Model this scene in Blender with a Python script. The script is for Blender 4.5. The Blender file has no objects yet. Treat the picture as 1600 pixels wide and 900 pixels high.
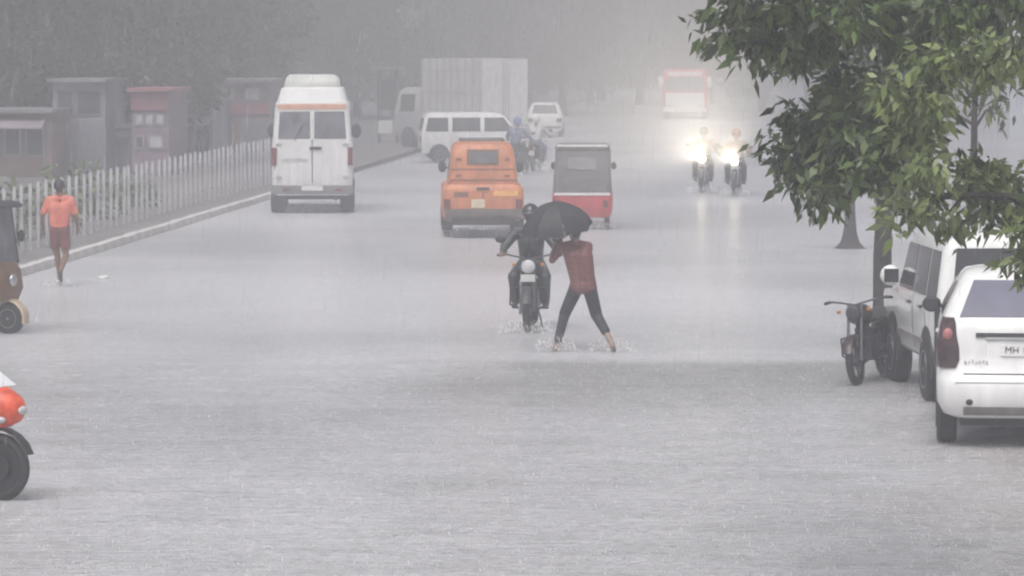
import bpy, math, random
import numpy as np
from mathutils import Vector, Matrix
R = math.radians
random.seed(7); rng = np.random.default_rng(7)
S = bpy.context.scene
COL = S.collection

# ------------------------------------------------------------------ camera
F, CX, CY, HZ, CAMH = 6000.0, 800.0, 450.0, 68.0, 4.0      # 135 mm lens, eye 4 m above the road
PITCH = math.atan((CY - HZ) / F)
cam_d = bpy.data.cameras.new('camera'); cam = bpy.data.objects.new('camera', cam_d); COL.objects.link(cam)
cam_d.sensor_width = 36.0; cam_d.lens = 36.0 * F / 1600.0
cam_d.clip_start = 0.5; cam_d.clip_end = 3000
cam.location = (0, 0, CAMH); cam.rotation_euler = (math.pi / 2 - PITCH, 0, 0)
S.camera = cam
# ------------------------------------------------------------------ overcast daylight
SUN_EL, SUN_ROT = R(62), R(200)
w = bpy.data.worlds.new('World'); S.world = w; w.use_nodes = True
nt = w.node_tree; nt.nodes.clear()
sky = nt.nodes.new('ShaderNodeTexSky'); sky.sky_type = 'NISHITA'; sky.sun_disc = False
sky.sun_elevation = SUN_EL; sky.sun_rotation = SUN_ROT
sky.air_density = 1.0; sky.dust_density = 8.0; sky.ozone_density = 1.0
hs = nt.nodes.new('ShaderNodeHueSaturation'); hs.inputs['Saturation'].default_value = 0.16
bg = nt.nodes.new('ShaderNodeBackground'); bg.inputs['Strength'].default_value = 0.13
wo = nt.nodes.new('ShaderNodeOutputWorld')
nt.links.new(sky.outputs[0], hs.inputs['Color']); nt.links.new(hs.outputs[0], bg.inputs[0]); nt.links.new(bg.outputs[0], wo.inputs[0])
sd = bpy.data.lights.new('sun', 'SUN'); sd.energy = 1.0; sd.angle = R(60); sd.color = (1, 0.97, 0.94)
sun = bpy.data.objects.new('sun', sd); COL.objects.link(sun)
sun.rotation_euler = (R(90) - SUN_EL, 0, -SUN_ROT + math.pi)
S.view_settings.view_transform = 'Standard'; S.view_settings.look = 'None'
S.view_settings.gamma = 1; S.view_settings.exposure = 0.33
S.cycles.volume_bounces = 2; S.cycles.max_bounces = 8; S.cycles.transparent_max_bounces = 12
S.cycles.use_denoising = True
S.cycles.filter_width = 2.2

# ------------------------------------------------------------------ pixel -> place helpers (photo is 1600x900)
cp, sp_ = math.cos(PITCH), math.sin(PITCH)
def ray(x, y):
    a, b = (x - CX) / F, -(y - CY) / F
    return Vector((a, cp + b * sp_, -sp_ + b * cp))
def ground(x, y, z=0.0):
    d = ray(x, y); t = (z - CAMH) / d.z
    return Vector((d.x * t, d.y * t, z))
def at(x, y, Y):
    d = ray(x, y); t = Y / d.y
    return Vector((d.x * t, Y, CAMH + d.z * t))

# ------------------------------------------------------------------ materials
MATS = {}
def M(name, col, rough=0.5, metal=0.0, var=0.18, scale=6.0, bump=0.0, spec=0.5, col2=None, coat=0.0, streak=False):
    if name in MATS: return MATS[name]
    m = bpy.data.materials.new(name); m.use_nodes = True; n = m.node_tree.nodes; l = m.node_tree.links
    b = n['Principled BSDF']
    tc = n.new('ShaderNodeTexCoord'); no = n.new('ShaderNodeTexNoise'); no.inputs['Scale'].default_value = scale
    no.inputs['Detail'].default_value = 6
    if streak:
        mp = n.new('ShaderNodeMapping'); mp.inputs['Scale'].default_value = (1, 1, .16); l.new(tc.outputs['Object'], mp.inputs[0]); l.new(mp.outputs[0], no.inputs['Vector'])
    else: l.new(tc.outputs['Object'], no.inputs['Vector'])
    rp = n.new('ShaderNodeValToRGB'); rp.color_ramp.elements[0].position = 0.3; rp.color_ramp.elements[1].position = 0.72
    c2 = col2 or [min(1, c * (1 + var)) for c in col]
    rp.color_ramp.elements[0].color = [c * (1 - var) for c in col] + [1]; rp.color_ramp.elements[1].color = list(c2) + [1]
    l.new(no.outputs['Fac'], rp.inputs[0]); l.new(rp.outputs[0], b.inputs['Base Color'])
    b.inputs['Roughness'].default_value = rough; b.inputs['Metallic'].default_value = metal
    b.inputs['Specular IOR Level'].default_value = spec; b.inputs['Coat Weight'].default_value = coat
    if bump:
        bp = n.new('ShaderNodeBump'); bp.inputs['Strength'].default_value = bump; bp.inputs['Distance'].default_value = 0.02
        n2 = n.new('ShaderNodeTexNoise'); n2.inputs['Scale'].default_value = scale * 6; l.new(tc.outputs['Object'], n2.inputs['Vector'])
        l.new(n2.outputs['Fac'], bp.inputs['Height']); l.new(bp.outputs[0], b.inputs['Normal'])
    MATS[name] = m; return m
def leafmat(name, dark, light, rough=0.45):
    m = bpy.data.materials.new(name); m.use_nodes = True; n = m.node_tree.nodes; l = m.node_tree.links
    b = n['Principled BSDF']; g = n.new('ShaderNodeNewGeometry'); rp = n.new('ShaderNodeValToRGB')
    rp.color_ramp.elements[0].color = list(dark) + [1]; rp.color_ramp.elements[1].color = list(light) + [1]
    l.new(g.outputs['Random Per Island'], rp.inputs[0]); l.new(rp.outputs[0], b.inputs['Base Color'])
    b.inputs['Roughness'].default_value = rough
    tr = n.new('ShaderNodeBsdfTranslucent'); l.new(rp.outputs[0], tr.inputs[0])
    mx = n.new('ShaderNodeMixShader'); mx.inputs[0].default_value = 0.22
    l.new(b.outputs[0], mx.inputs[1]); l.new(tr.outputs[0], mx.inputs[2]); l.new(mx.outputs[0], n['Material Output'].inputs[0])
    MATS[name] = m; return m
def emit(name, col, strength):
    m = bpy.data.materials.new(name); m.use_nodes = True; n = m.node_tree.nodes
    b = n['Principled BSDF']; b.inputs['Emission Color'].default_value = list(col) + [1]; b.inputs['Emission Strength'].default_value = strength
    MATS[name] = m; return m

WHITE = M('white_paint', (0.80, 0.80, 0.79), 0.25, var=0.10, scale=7, coat=0.4, streak=True)
VANW = M('van_white', (0.76, 0.76, 0.75), 0.35, var=0.13, scale=6, streak=True)
ORANGE = M('orange_paint', (0.58, 0.19, 0.07), 0.4, var=0.25, scale=6, streak=True)
RED = M('red_paint', (0.50, 0.05, 0.05), 0.35, var=0.25, scale=6, streak=True)
BRIGHTRED = M('bright_red_plastic', (0.78, 0.09, 0.03), 0.35, var=0.45, scale=12)
BLACK = M('black_plastic', (0.025, 0.025, 0.027), 0.45, var=0.3)
DARKGREY = M('dark_grey', (0.07, 0.07, 0.075), 0.5, var=0.25)
CANVAS = M('grey_canvas', (0.12, 0.12, 0.13), 0.7, var=0.2, bump=0.2)
BLKCANVAS = M('black_canvas', (0.03, 0.032, 0.035), 0.6, var=0.3, bump=0.2)
RUBBER = M('rubber', (0.022, 0.022, 0.023), 0.6, var=0.3, scale=14)
METAL = M('metal', (0.55, 0.55, 0.56), 0.3, 0.9, var=0.15)
GLASS = M('window_glass', (0.035, 0.038, 0.045), 0.08, var=0.2, scale=1.5, spec=0.6)
PALEGLASS = M('pale_window_glass', (0.14, 0.14, 0.16), 0.1, var=0.5, scale=2.5, spec=0.7)
SKYGLASS = M('rear_glass', (0.10, 0.10, 0.16), 0.12, var=0.35, scale=1.8, spec=0.6)  # blue-grey of the reflected sky is put into the base colour
TAIL = M('tail_lamp', (0.16, 0.02, 0.02), 0.15, var=0.4, scale=12)
SMOKED = M('smoked_lamp', (0.06, 0.03, 0.035), 0.12, var=0.7, scale=9)
PLATE = M('plate_white', (0.75, 0.75, 0.73), 0.4, var=0.05)
INK = M('ink', (0.05, 0.05, 0.05), 0.6)
ENGINE = M('engine', (0.10, 0.10, 0.105), 0.4, 0.5, var=0.3, scale=14)
BROWN = M('brown_yellow', (0.15, 0.075, 0.03), 0.45, var=0.35)
TAN = M('tan_mudguard', (0.50, 0.40, 0.28), 0.45, var=0.2)
SKIN = M('skin', (0.20, 0.105, 0.065), 0.5, var=0.1)
HAIR = M('hair', (0.012, 0.010, 0.009), 0.5)
BARK = M('bark', (0.055, 0.048, 0.042), 0.85, var=0.4, scale=7, bump=0.8)
LEAF_D = leafmat('leaf_dark', (0.010, 0.022, 0.006), (0.120, 0.175, 0.050), .35)
LEAF_L = leafmat('leaf_light', (0.026, 0.046, 0.012), (0.240, 0.300, 0.110), .3)
LEAF_BG = leafmat('leaf_far', (0.025, 0.036, 0.018), (0.085, 0.120, 0.050))

# ------------------------------------------------------------------ mesh builder
class MB:
    def __init__(s): s.v = []; s.f = []
    def add(s, vs, fs):
        o = len(s.v); s.v += [tuple(v) for v in vs]; s.f += [tuple(i + o for i in f) for f in fs]; return s
    def box(s, c, d, rz=0, rx=0, ry=0):
        m = Matrix.Rotation(rz, 3, 'Z') @ Matrix.Rotation(ry, 3, 'Y') @ Matrix.Rotation(rx, 3, 'X'); c = Vector(c)
        vs = [c + m @ Vector((i * d[0] / 2, j * d[1] / 2, k * d[2] / 2)) for k in (-1, 1) for j in (-1, 1) for i in (-1, 1)]
        return s.add(vs, [(0, 2, 3, 1), (4, 5, 7, 6), (0, 1, 5, 4), (2, 6, 7, 3), (0, 4, 6, 2), (1, 3, 7, 5)])
    def rings(s, rings, cap=True, closed=False):
        n = len(rings[0]); vs = [p for r in rings for p in r]; fs = []; m = len(rings)
        for i in range(m - (0 if closed else 1)):
            a, b = i * n, ((i + 1) % m) * n
            for k in range(n): fs.append((a + k, a + (k + 1) % n, b + (k + 1) % n, b + k))
        if cap and not closed:
            fs.append(tuple(reversed(range(n)))); fs.append(tuple((m - 1) * n + k for k in range(n)))
        return s.add(vs, fs)
    def path(s, pts, rad, n=8):
        pts = [Vector(p) for p in pts]; rings = []
        for i, p in enumerate(pts):
            d = (pts[min(i + 1, len(pts) - 1)] - pts[max(i - 1, 0)]).normalized()
            u = d.orthogonal().normalized() if i == 0 else (u - d * u.dot(d)).normalized()
            v = d.cross(u); r = rad[i] if hasattr(rad, '__len__') else rad
            rings.append([p + (u * math.cos(2 * math.pi * k / n) + v * math.sin(2 * math.pi * k / n)) * r for k in range(n)])
        return s.rings(rings)
    def ell(s, c, r, nu=14, nv=8):
        c = Vector(c); rings = []
        for j in range(nv + 1):
            t = math.pi * (j / nv) ; t = max(0.03, min(math.pi - 0.03, t))
            rings.append([c + Vector((r[0] * math.sin(t) * math.cos(2 * math.pi * k / nu), r[1] * math.sin(t) * math.sin(2 * math.pi * k / nu), -r[2] * math.cos(t))) for k in range(nu)])
        return s.rings(rings)
    def lathe(s, c, prof, axis='X', n=24):        # prof: (axial, radius)
        c = Vector(c); rings = []
        for a, r in prof:
            ring = []
            for k in range(n):
                t = 2 * math.pi * k / n; q = (a, r * math.cos(t), r * math.sin(t))
                q = q if axis == 'X' else (q[1], q[0], q[2]) if axis == 'Y' else (q[1], q[2], q[0])
                ring.append(c + Vector(q))
            rings.append(ring)
        return s.rings(rings)
    def torus(s, c, R0, r, axis='X', n=28, m=8, ry=1.0):
        c = Vector(c); rings = []
        for i in range(n):
            t = 2 * math.pi * i / n; ring = []
            for k in range(m):
                q = 2 * math.pi * k / m; rr = R0 + r * math.cos(q); z = r * ry * math.sin(q)
                p = (z, rr * math.cos(t), rr * math.sin(t))
                ring.append(c + Vector(p if axis == 'X' else (p[1], p[0], p[2])))
            rings.append(ring)
        return s.rings(rings, cap=False, closed=True)
    def prism(s, pts, d):                          # polygon pts extruded by vector d
        n = len(pts); d = Vector(d); a = [Vector(p) for p in pts]; b = [p + d for p in a]
        return s.add(a + b, [tuple(range(n)), tuple(reversed(range(n, 2 * n)))] + [(k, k + n, (k + 1) % n + n, (k + 1) % n) for k in range(n)])
    def mesh(s, name, mat, sharp=40):
        me = bpy.data.meshes.new(name); me.from_pydata(s.v, [], s.f)
        import bmesh
        bm = bmesh.new(); bm.from_mesh(me); bmesh.ops.recalc_face_normals(bm, faces=bm.faces); bm.to_mesh(me); bm.free()
        me.polygons.foreach_set('use_smooth', [True] * len(me.polygons)); me.set_sharp_from_angle(angle=R(sharp))
        me.materials.append(mat); return me
    def build(s, name, mat, parent=None, sharp=40, loc=None):
        return link(name, s.mesh(name, mat, sharp), parent, loc)
def link(name, me, parent=None, loc=None):
    o = bpy.data.objects.new(name, me); COL.objects.link(o); o.parent = parent
    if loc is not None: o.location = loc
    return o
def tag(o, label=None, cat=None, group=None, kind=None):
    if label: o['label'] = label
    if cat: o['category'] = cat
    if group: o['group'] = group
    if kind: o['kind'] = kind
    return o
def thing(name, loc, rz, label, cat, group=None):
    o = link(name, None); o.location = loc; o.rotation_euler = (0, 0, rz)
    return tag(o, label, cat, group)
def copy_tree(o, parent=None):
    c = o.copy(); COL.objects.link(c); c.parent = parent
    for ch in list(o.children): copy_tree(ch, c)
    return c

# ------------------------------------------------------------------ SETTING: ground, flooded road, pavement
def kerb_pt(D, off=0.0):                          # left kerb line of the carriageway
    return Vector((-8.50 + 0.0675 * (D - 65) - off, D, 0))
# far ground sheet
g = MB().add([(-900, -60, -0.02), (900, -60, -0.02), (900, 1500, -0.02), (-900, 1500, -0.02)], [(0, 1, 2, 3)]).build('ground', M('soil', (0.13, 0.115, 0.10), 0.8, var=0.3, scale=0.6, bump=0.3))
tag(g, kind='structure')
# flooded road: sheet of turbid rain-beaten water over asphalt
def water_mat():
    m = bpy.data.materials.new('flood_water'); m.use_nodes = True; n = m.node_tree.nodes; l = m.node_tree.links; b = n['Principled BSDF']
    tc = n.new('ShaderNodeTexCoord')
    def noise(sc, det=5, vec=None, dist=0.0):
        q = n.new('ShaderNodeTexNoise'); q.inputs['Scale'].default_value = sc; q.inputs['Detail'].default_value = det; q.inputs['Distortion'].default_value = dist
        l.new(vec or tc.outputs['Object'], q.inputs['Vector']); return q.outputs['Fac']
    def math_(op, a, bb, c=None):
        q = n.new('ShaderNodeMath'); q.operation = op
        for i, v in enumerate((a, bb, c)):
            if v is None: continue
            if hasattr(v, 'is_linked'): l.new(v, q.inputs[i])
            else: q.inputs[i].default_value = v
        return q.outputs[0]
    def mix(f, a, bb):
        q = n.new('ShaderNodeMix'); q.data_type = 'RGBA'
        if hasattr(f, 'is_linked'): l.new(f, q.inputs['Factor'])
        else: q.inputs['Factor'].default_value = f
        for k, v in (('A', a), ('B', bb)):
            s_ = [i for i in q.inputs if i.name == k and i.type == 'RGBA'][0]
            if hasattr(v, 'is_linked'): l.new(v, s_)
            else: s_.default_value = list(v) + [1]
        return [o for o in q.outputs if o.type == 'RGBA'][0]
    def smooth(v, lo, hi):
        q = n.new('ShaderNodeMapRange'); q.interpolation_type = 'SMOOTHSTEP'; q.inputs['From Min'].default_value = lo; q.inputs['From Max'].default_value = hi
        l.new(v, q.inputs['Value']); return q.outputs[0]
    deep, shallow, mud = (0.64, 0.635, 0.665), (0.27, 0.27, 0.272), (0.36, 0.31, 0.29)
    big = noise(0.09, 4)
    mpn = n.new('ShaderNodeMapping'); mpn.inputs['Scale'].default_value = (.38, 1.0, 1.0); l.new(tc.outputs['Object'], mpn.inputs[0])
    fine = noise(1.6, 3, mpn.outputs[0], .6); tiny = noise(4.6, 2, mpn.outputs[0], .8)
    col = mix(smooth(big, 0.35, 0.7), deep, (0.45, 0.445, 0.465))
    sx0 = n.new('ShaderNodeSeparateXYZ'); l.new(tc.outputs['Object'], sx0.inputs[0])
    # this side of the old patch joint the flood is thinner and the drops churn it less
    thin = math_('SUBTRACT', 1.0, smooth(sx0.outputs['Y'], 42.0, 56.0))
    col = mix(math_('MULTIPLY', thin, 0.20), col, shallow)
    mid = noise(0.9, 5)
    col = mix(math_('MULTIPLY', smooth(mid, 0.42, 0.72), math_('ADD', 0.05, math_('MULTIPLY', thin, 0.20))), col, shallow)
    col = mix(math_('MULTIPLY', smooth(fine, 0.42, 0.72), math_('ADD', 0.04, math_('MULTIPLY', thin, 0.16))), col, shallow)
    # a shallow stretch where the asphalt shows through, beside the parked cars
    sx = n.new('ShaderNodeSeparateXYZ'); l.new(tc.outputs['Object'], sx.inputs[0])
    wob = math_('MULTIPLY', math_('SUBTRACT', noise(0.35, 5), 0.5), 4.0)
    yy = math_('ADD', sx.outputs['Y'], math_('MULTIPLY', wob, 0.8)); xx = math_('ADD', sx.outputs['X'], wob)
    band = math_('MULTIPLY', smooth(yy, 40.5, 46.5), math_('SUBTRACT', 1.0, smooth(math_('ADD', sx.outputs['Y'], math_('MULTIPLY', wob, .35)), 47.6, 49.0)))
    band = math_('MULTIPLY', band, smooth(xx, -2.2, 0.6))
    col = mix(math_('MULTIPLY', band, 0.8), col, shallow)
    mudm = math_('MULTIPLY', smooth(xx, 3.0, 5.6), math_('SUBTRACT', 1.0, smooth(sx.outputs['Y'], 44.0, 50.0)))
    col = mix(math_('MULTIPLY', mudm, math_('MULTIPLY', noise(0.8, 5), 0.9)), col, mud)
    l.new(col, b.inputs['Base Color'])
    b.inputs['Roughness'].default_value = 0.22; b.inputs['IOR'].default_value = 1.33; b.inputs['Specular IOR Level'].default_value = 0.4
    bp = n.new('ShaderNodeBump'); bp.inputs['Strength'].default_value = 0.6; bp.inputs['Distance'].default_value = 0.07
    h = math_('ADD', math_('MULTIPLY', fine, 0.8), math_('MULTIPLY', tiny, 0.75))
    vo = n.new('ShaderNodeTexVoronoi'); vo.inputs['Scale'].default_value = 5.0; l.new(tc.outputs['Object'], vo.inputs['Vector'])
    ring = math_('SINE', math_('MULTIPLY', vo.outputs['Distance'], 60.0), None)
    h = math_('ADD', h, math_('MULTIPLY', ring, 0.05))
    l.new(math_('ADD', 0.5, math_('MULTIPLY', thin, 0.5)), bp.inputs['Strength'])
    l.new(h, bp.inputs['Height']); l.new(bp.outputs[0], b.inputs['Normal'])
    return m
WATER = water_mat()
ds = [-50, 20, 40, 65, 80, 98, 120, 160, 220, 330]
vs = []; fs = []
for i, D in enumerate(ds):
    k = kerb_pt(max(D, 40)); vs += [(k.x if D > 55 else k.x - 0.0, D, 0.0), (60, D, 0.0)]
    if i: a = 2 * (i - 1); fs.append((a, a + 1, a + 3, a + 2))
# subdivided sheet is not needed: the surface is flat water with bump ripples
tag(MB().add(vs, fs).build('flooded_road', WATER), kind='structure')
# left pavement behind the kerb
PAVE = M('pavement', (0.22, 0.21, 0.205), 0.6, var=0.25, scale=1.2, bump=0.3)
a, b_ = kerb_pt(30, 0.18), kerb_pt(330, 0.18)
tag(MB().prism([(a.x, a.y, -0.01), (a.x - 22, a.y, -0.01), (b_.x - 22, b_.y, -0.01), (b_.x, b_.y, -0.01)], (0, 0, 0.125)).build('pavement', PAVE), kind='structure')
# kerb with single kerb stones
KERB = M('kerb_stone', (0.62, 0.60, 0.58), 0.6, var=0.22, scale=2.0, bump=0.3)
kerb = tag(link('kerb', None), kind='structure'); kerb.location = kerb_pt(60)
yaw_k = -math.atan(0.0675)
kst = MB().box((0, 0, 0), (0.20, 0.97, 0.17)).mesh('kerb_stone', KERB)
for i in range(64):
    D = 54 + i * 1.0; p = kerb_pt(D, 0.09)
    o = link('kerb_stone', kst, kerb, (p - kerb.location) + Vector((random.uniform(-.008, .008), 0, 0.065 + random.uniform(-.012, .008)))); o.rotation_euler = (0, 0, yaw_k + random.uniform(-.01, .01))

# ------------------------------------------------------------------ white post railing on the pavement
POSTM = M('railing_white', (0.52, 0.51, 0.53), 0.45, var=0.3, scale=2)
RAILM = M('railing_grey', (0.30, 0.29, 0.30), 0.5, var=0.2)
fence = thing('railing_fence', kerb_pt(66, 1.05) + Vector((0, 0, .115)), 0, 'white railing fence of upright posts along the left kerb', 'fence')
pm = MB().box((0, 0, 0.62), (0.06, 0.05, 1.24)).box((0, 0, 1.252), (0.045, 0.035, 0.02)).mesh('post', POSTM)
i = 0
while True:
    D = 61 + i * 0.80; i += 1
    if D > 112: break
    p = kerb_pt(D, 1.05) + Vector((0, 0, .115))
    o = link('post', pm, fence, p - fence.location + Vector((random.uniform(-.015, .015), random.uniform(-.03, .03), random.uniform(-.025, .015))))
    o.rotation_euler = (random.uniform(-.012, .012), random.gauss(0, .008), yaw_k)
for z in (0.28, 0.98):
    p0, p1 = kerb_pt(60.6, 1.05 + .06), kerb_pt(112, 1.05 + .06)
    q0, q1 = p0 - fence.location + Vector((0, 0, z + .115)), p1 - fence.location + Vector((0, 0, z + .115))
    MB().path([q0, q1], 0.022, 6).build('rail', RAILM, fence)

# ------------------------------------------------------------------ slice-built vehicle bodies
class Body:
    """levels: (z, y_rear, y_front, half_width, corner_radius); local +Y is forward"""
    def __init__(s, levels): s.L = levels
    def q(s, z):
        L = s.L
        if z <= L[0][0]: return L[0]
        for a, b in zip(L, L[1:]):
            if z <= b[0]:
                t = (z - a[0]) / max(1e-6, b[0] - a[0]); return tuple(a[i] + (b[i] - a[i]) * t for i in range(5))
        return L[-1]
    def mb(s, k=4):
        rings = []
        for z, yr, yf, w_, rc in s.L:
            ring = []
            for cx_, cy_, a0 in ((w_ - rc, yf - rc, 0), (-w_ + rc, yf - rc, 90), (-w_ + rc, yr + rc, 180), (w_ - rc, yr + rc, 270)):
                for j in range(k + 1):
                    t = R(a0 + 90 * j / k); ring.append(Vector((cx_ + rc * math.cos(t), cy_ + rc * math.sin(t), z)))
            rings.append(ring)
        return MB().rings(rings)
    def rear(s, x0, x1, z0, z1, out=.010, n=5, x0t=None, x1t=None):
        return s._end(x0, x1, z0, z1, out, n, 1, -1, x0t, x1t)
    def front(s, x0, x1, z0, z1, out=.010, n=5, x0t=None, x1t=None):
        return s._end(x0, x1, z0, z1, out, n, 2, 1, x0t, x1t)
    def _end(s, x0, x1, z0, z1, out, n, idx, sg, x0t, x1t):
        rings = []; x0t = x0 if x0t is None else x0t; x1t = x1 if x1t is None else x1t
        for i in range(n + 1):
            t = i / n; z = z0 + (z1 - z0) * t; y = s.q(z)[idx]; a = x0 + (x0t - x0) * t; b = x1 + (x1t - x1) * t
            rings.append([Vector((a, y + sg * out, z)), Vector((b, y + sg * out, z)), Vector((b, y - sg * .03, z)), Vector((a, y - sg * .03, z))])
        return MB().rings(rings)
    def side(s, sg, y0, y1, z0, z1, y0t=None, y1t=None, out=.010, n=4):
        rings = []; y0t = y0 if y0t is None else y0t; y1t = y1 if y1t is None else y1t
        for i in range(n + 1):
            t = i / n; z = z0 + (z1 - z0) * t; x = s.q(z)[3]; a = y0 + (y0t - y0) * t; b = y1 + (y1t - y1) * t
            rings.append([Vector((sg * (x + out), a, z)), Vector((sg * (x + out), b, z)), Vector((sg * (x - .03), b, z)), Vector((sg * (x - .03), a, z))])
        return MB().rings(rings)
TYRE_CACHE = {}
def wheel(parent, x, y, r, wd=0.18, rimmat=None, steer=0):
    sg = 1 if x > 0 else -1
    t = MB().lathe((0, 0, 0), [(-wd / 2, r * .62), (-wd / 2, r * .88), (-wd * .36, r * .985), (wd * .36, r * .985), (wd / 2, r * .88), (wd / 2, r * .62)]).build('wheel', RUBBER, parent, loc=(x, y, r - 0.01))
    t.rotation_euler = (0, 0, steer)
    rm = MB().lathe((0, 0, 0), [(sg * wd * .30, r * .61), (sg * wd * .51, r * .60), (sg * wd * .46, r * .45), (sg * wd * .40, r * .12), (sg * wd * .50, r * .10)])
    rm.build('rim', rimmat or METAL, t)
    return t
def arch(parent, body, sg, y, r, zc):
    pts = []; n = 12
    for k in range(n + 1):
        a = math.pi * k / n; pts.append((0, y + r * math.cos(a), zc + r * math.sin(a)))
    pts += [(0, y - r, zc - .12), (0, y + r, zc - .12)]
    x = max(body.q(zc)[3], body.q(zc + r)[3])
    MB().prism([(sg * (x - .05), p[1], p[2]) for p in pts], (sg * 0.056, 0, 0)).build('wheel_arch', BLACK, parent)
def mirror(parent, x, y, z, mat, size=(.16, .08, .14)):
    sg = 1 if x > 0 else -1
    m = MB().ell((x + sg * .10, y, z), (size[0] * .62, size[1] * .7, size[2] * .62), 12, 8)
    m.path([(x - sg * .05, y + .02, z - .04), (x + sg * .06, y, z)], .018, 6)
    mo = m.build('side_mirror', mat, parent)
    MB().box((x + sg * .10, y - size[1] * .62, z), (size[0] * .85, .02, size[2] * .8)).build('mirror_glass', GLASS, mo)
def text(parent, s, size, loc, rot, mat, name='lettering', ext=.002):
    c = bpy.data.curves.new(name, 'FONT'); c.body = s; c.size = size; c.extrude = ext; c.align_x = 'CENTER'; c.align_y = 'CENTER'
    o = bpy.data.objects.new(name, c); COL.objects.link(o)
    dg = bpy.context.evaluated_depsgraph_get(); me = bpy.data.meshes.new_from_object(o.evaluated_get(dg)); COL.objects.unlink(o); bpy.data.objects.remove(o)
    me.materials.clear(); me.materials.append(mat)
    q = link(name, me, parent, loc); q.rotation_euler = rot; return q

# --- white hatchback parked at the right edge, nearest
def hatchback(loc, rz):
    t = thing('parked_car', loc, rz, 'white hatchback with dark wraparound tail lamps parked at the right edge, nearest the viewer', 'car')
    b = Body([(.30, .10, 3.78, .72, .18), (.34, .03, 3.84, .82, .24), (.46, -.02, 3.88, .875, .26), (.62, -.03, 3.89, .885, .26), (.70, .02, 3.88, .885, .24),
              (.74, .055, 3.86, .880, .22), (.95, .09, 3.78, .875, .22), (1.02, .10, 3.65, .87, .22), (1.16, .13, 2.85, .855, .2), (1.24, .155, 2.62, .835, .2),
              (1.30, .20, 2.52, .815, .2), (1.45, .34, 2.26, .745, .2), (1.60, .50, 2.0, .675, .2), (1.66, .56, 1.88, .645, .2), (1.72, .66, 1.7, .60, .22), (1.75, .9, 1.5, .5, .25)])
    bo = b.mb(6).build('body', WHITE, t, sharp=50)
    b.rear(-.66, .66, 1.30, 1.645, x0t=-.52, x1t=.52).build('rear_window', SKYGLASS, t)
    # hatch with shut line, lamps, plate
    b.rear(-.62, .62, .735, .748, out=.003).build('hatch_gap', DARKGREY, t)
    b.rear(-.50, .50, 1.105, 1.145, out=.022).build('chrome_strip', BLACK, t)
    b.rear(-.40, .40, 1.085, 1.104, out=.03).build('handle', METAL, t)
    for sg in (-1, 1):
        rings = []
        for z, xi, dy in ((.80, .70, .12), (.88, .66, .02), (1.0, .665, .0), (1.12, .69, .0), (1.24, .70, .01), (1.29, .715, .05)):
            q = b.q(z); yr = q[1]; wv = q[3]
            rings.append([Vector((sg * xi, yr - .012, z)), Vector((sg * (wv - .10), yr + .012, z)), Vector((sg * (wv - .02), yr + .07, z)), Vector((sg * (wv + .012), yr + .17 + dy, z)), Vector((sg * (wv - .06), yr + .22 + dy, z)), Vector((sg * xi, yr + .05, z))])
        lo = MB().rings(rings).build('tail_lamp', SMOKED, t)
        MB().ell((sg * .775, b.q(1.12)[1] + .012, 1.13), (.05, .03, .06)).build('lamp_reflector', M('lamp_pink', (.42, .16, .16), .2), lo)
        b.side(sg, 1.0, 1.78, 1.27, 1.60, 1.1, 1.72).build('side_window', GLASS, t)
        b.side(sg, 1.84, 2.50, 1.27, 1.60, 1.80, 2.02).build('side_window', GLASS, t)
        for y in (.72, 3.1): wheel(t, sg * .78, y, .315, .2); arch(t, b, sg, y, .37, .31)
        mirror(t, sg * .84, 2.35, 1.28, BLACK)
        MB().ell((sg * .56, b.q(.48)[1] - .002, .47), (.035, .02, .03)).build('parking_sensor', BLACK, t)
        b.side(sg, 1.35, 1.55, 1.06, 1.085, out=.03).build('door_handle', WHITE, t)
    MB().box((0, 2.0, .27), (1.3, 3.4, .12)).build('underbody', BLACK, t)  # black block added so no light shows beneath the car
    b.rear(-.70, .70, .655, .668, out=.006).build('bumper_line', M('grey_seam', (.32, .32, .33), .5), t)
    b.rear(-.62, .62, .335, .42, out=.012).build('bumper_skirt', M('grime_grey', (.20, .19, .18), .7, var=.4, scale=5), t)
    pl = b.rear(-.26, .26, .92, 1.03, out=.016).build('number_plate', PLATE, t)
    text(pl, 'MH 12 DN', .095, (0, b.q(.975)[1] - .018, .975), (R(90), 0, 0), INK)
    sc = MB()
    for k in range(7): sc.box((-.60 + k * .035, b.q(.86)[1] - .012, .855 + (k % 3) * .006), (.012, .008, .035 - (k % 2) * .012), ry=.4 if k % 2 else -.2)
    sc.build('badge', METAL, t)
    MB().path([(.0, 1.2, 1.74), (.0, 1.1, 1.95)], .006, 6).build('aerial', BLACK, t)
    b.front(-.6, .6, 1.2, 1.62, x0t=-.5, x1t=.5).build('windscreen', GLASS, t)
    return t
p = ground(1592, 694); hatchback((p.x, p.y - .55, 0), R(-6.3))

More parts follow.
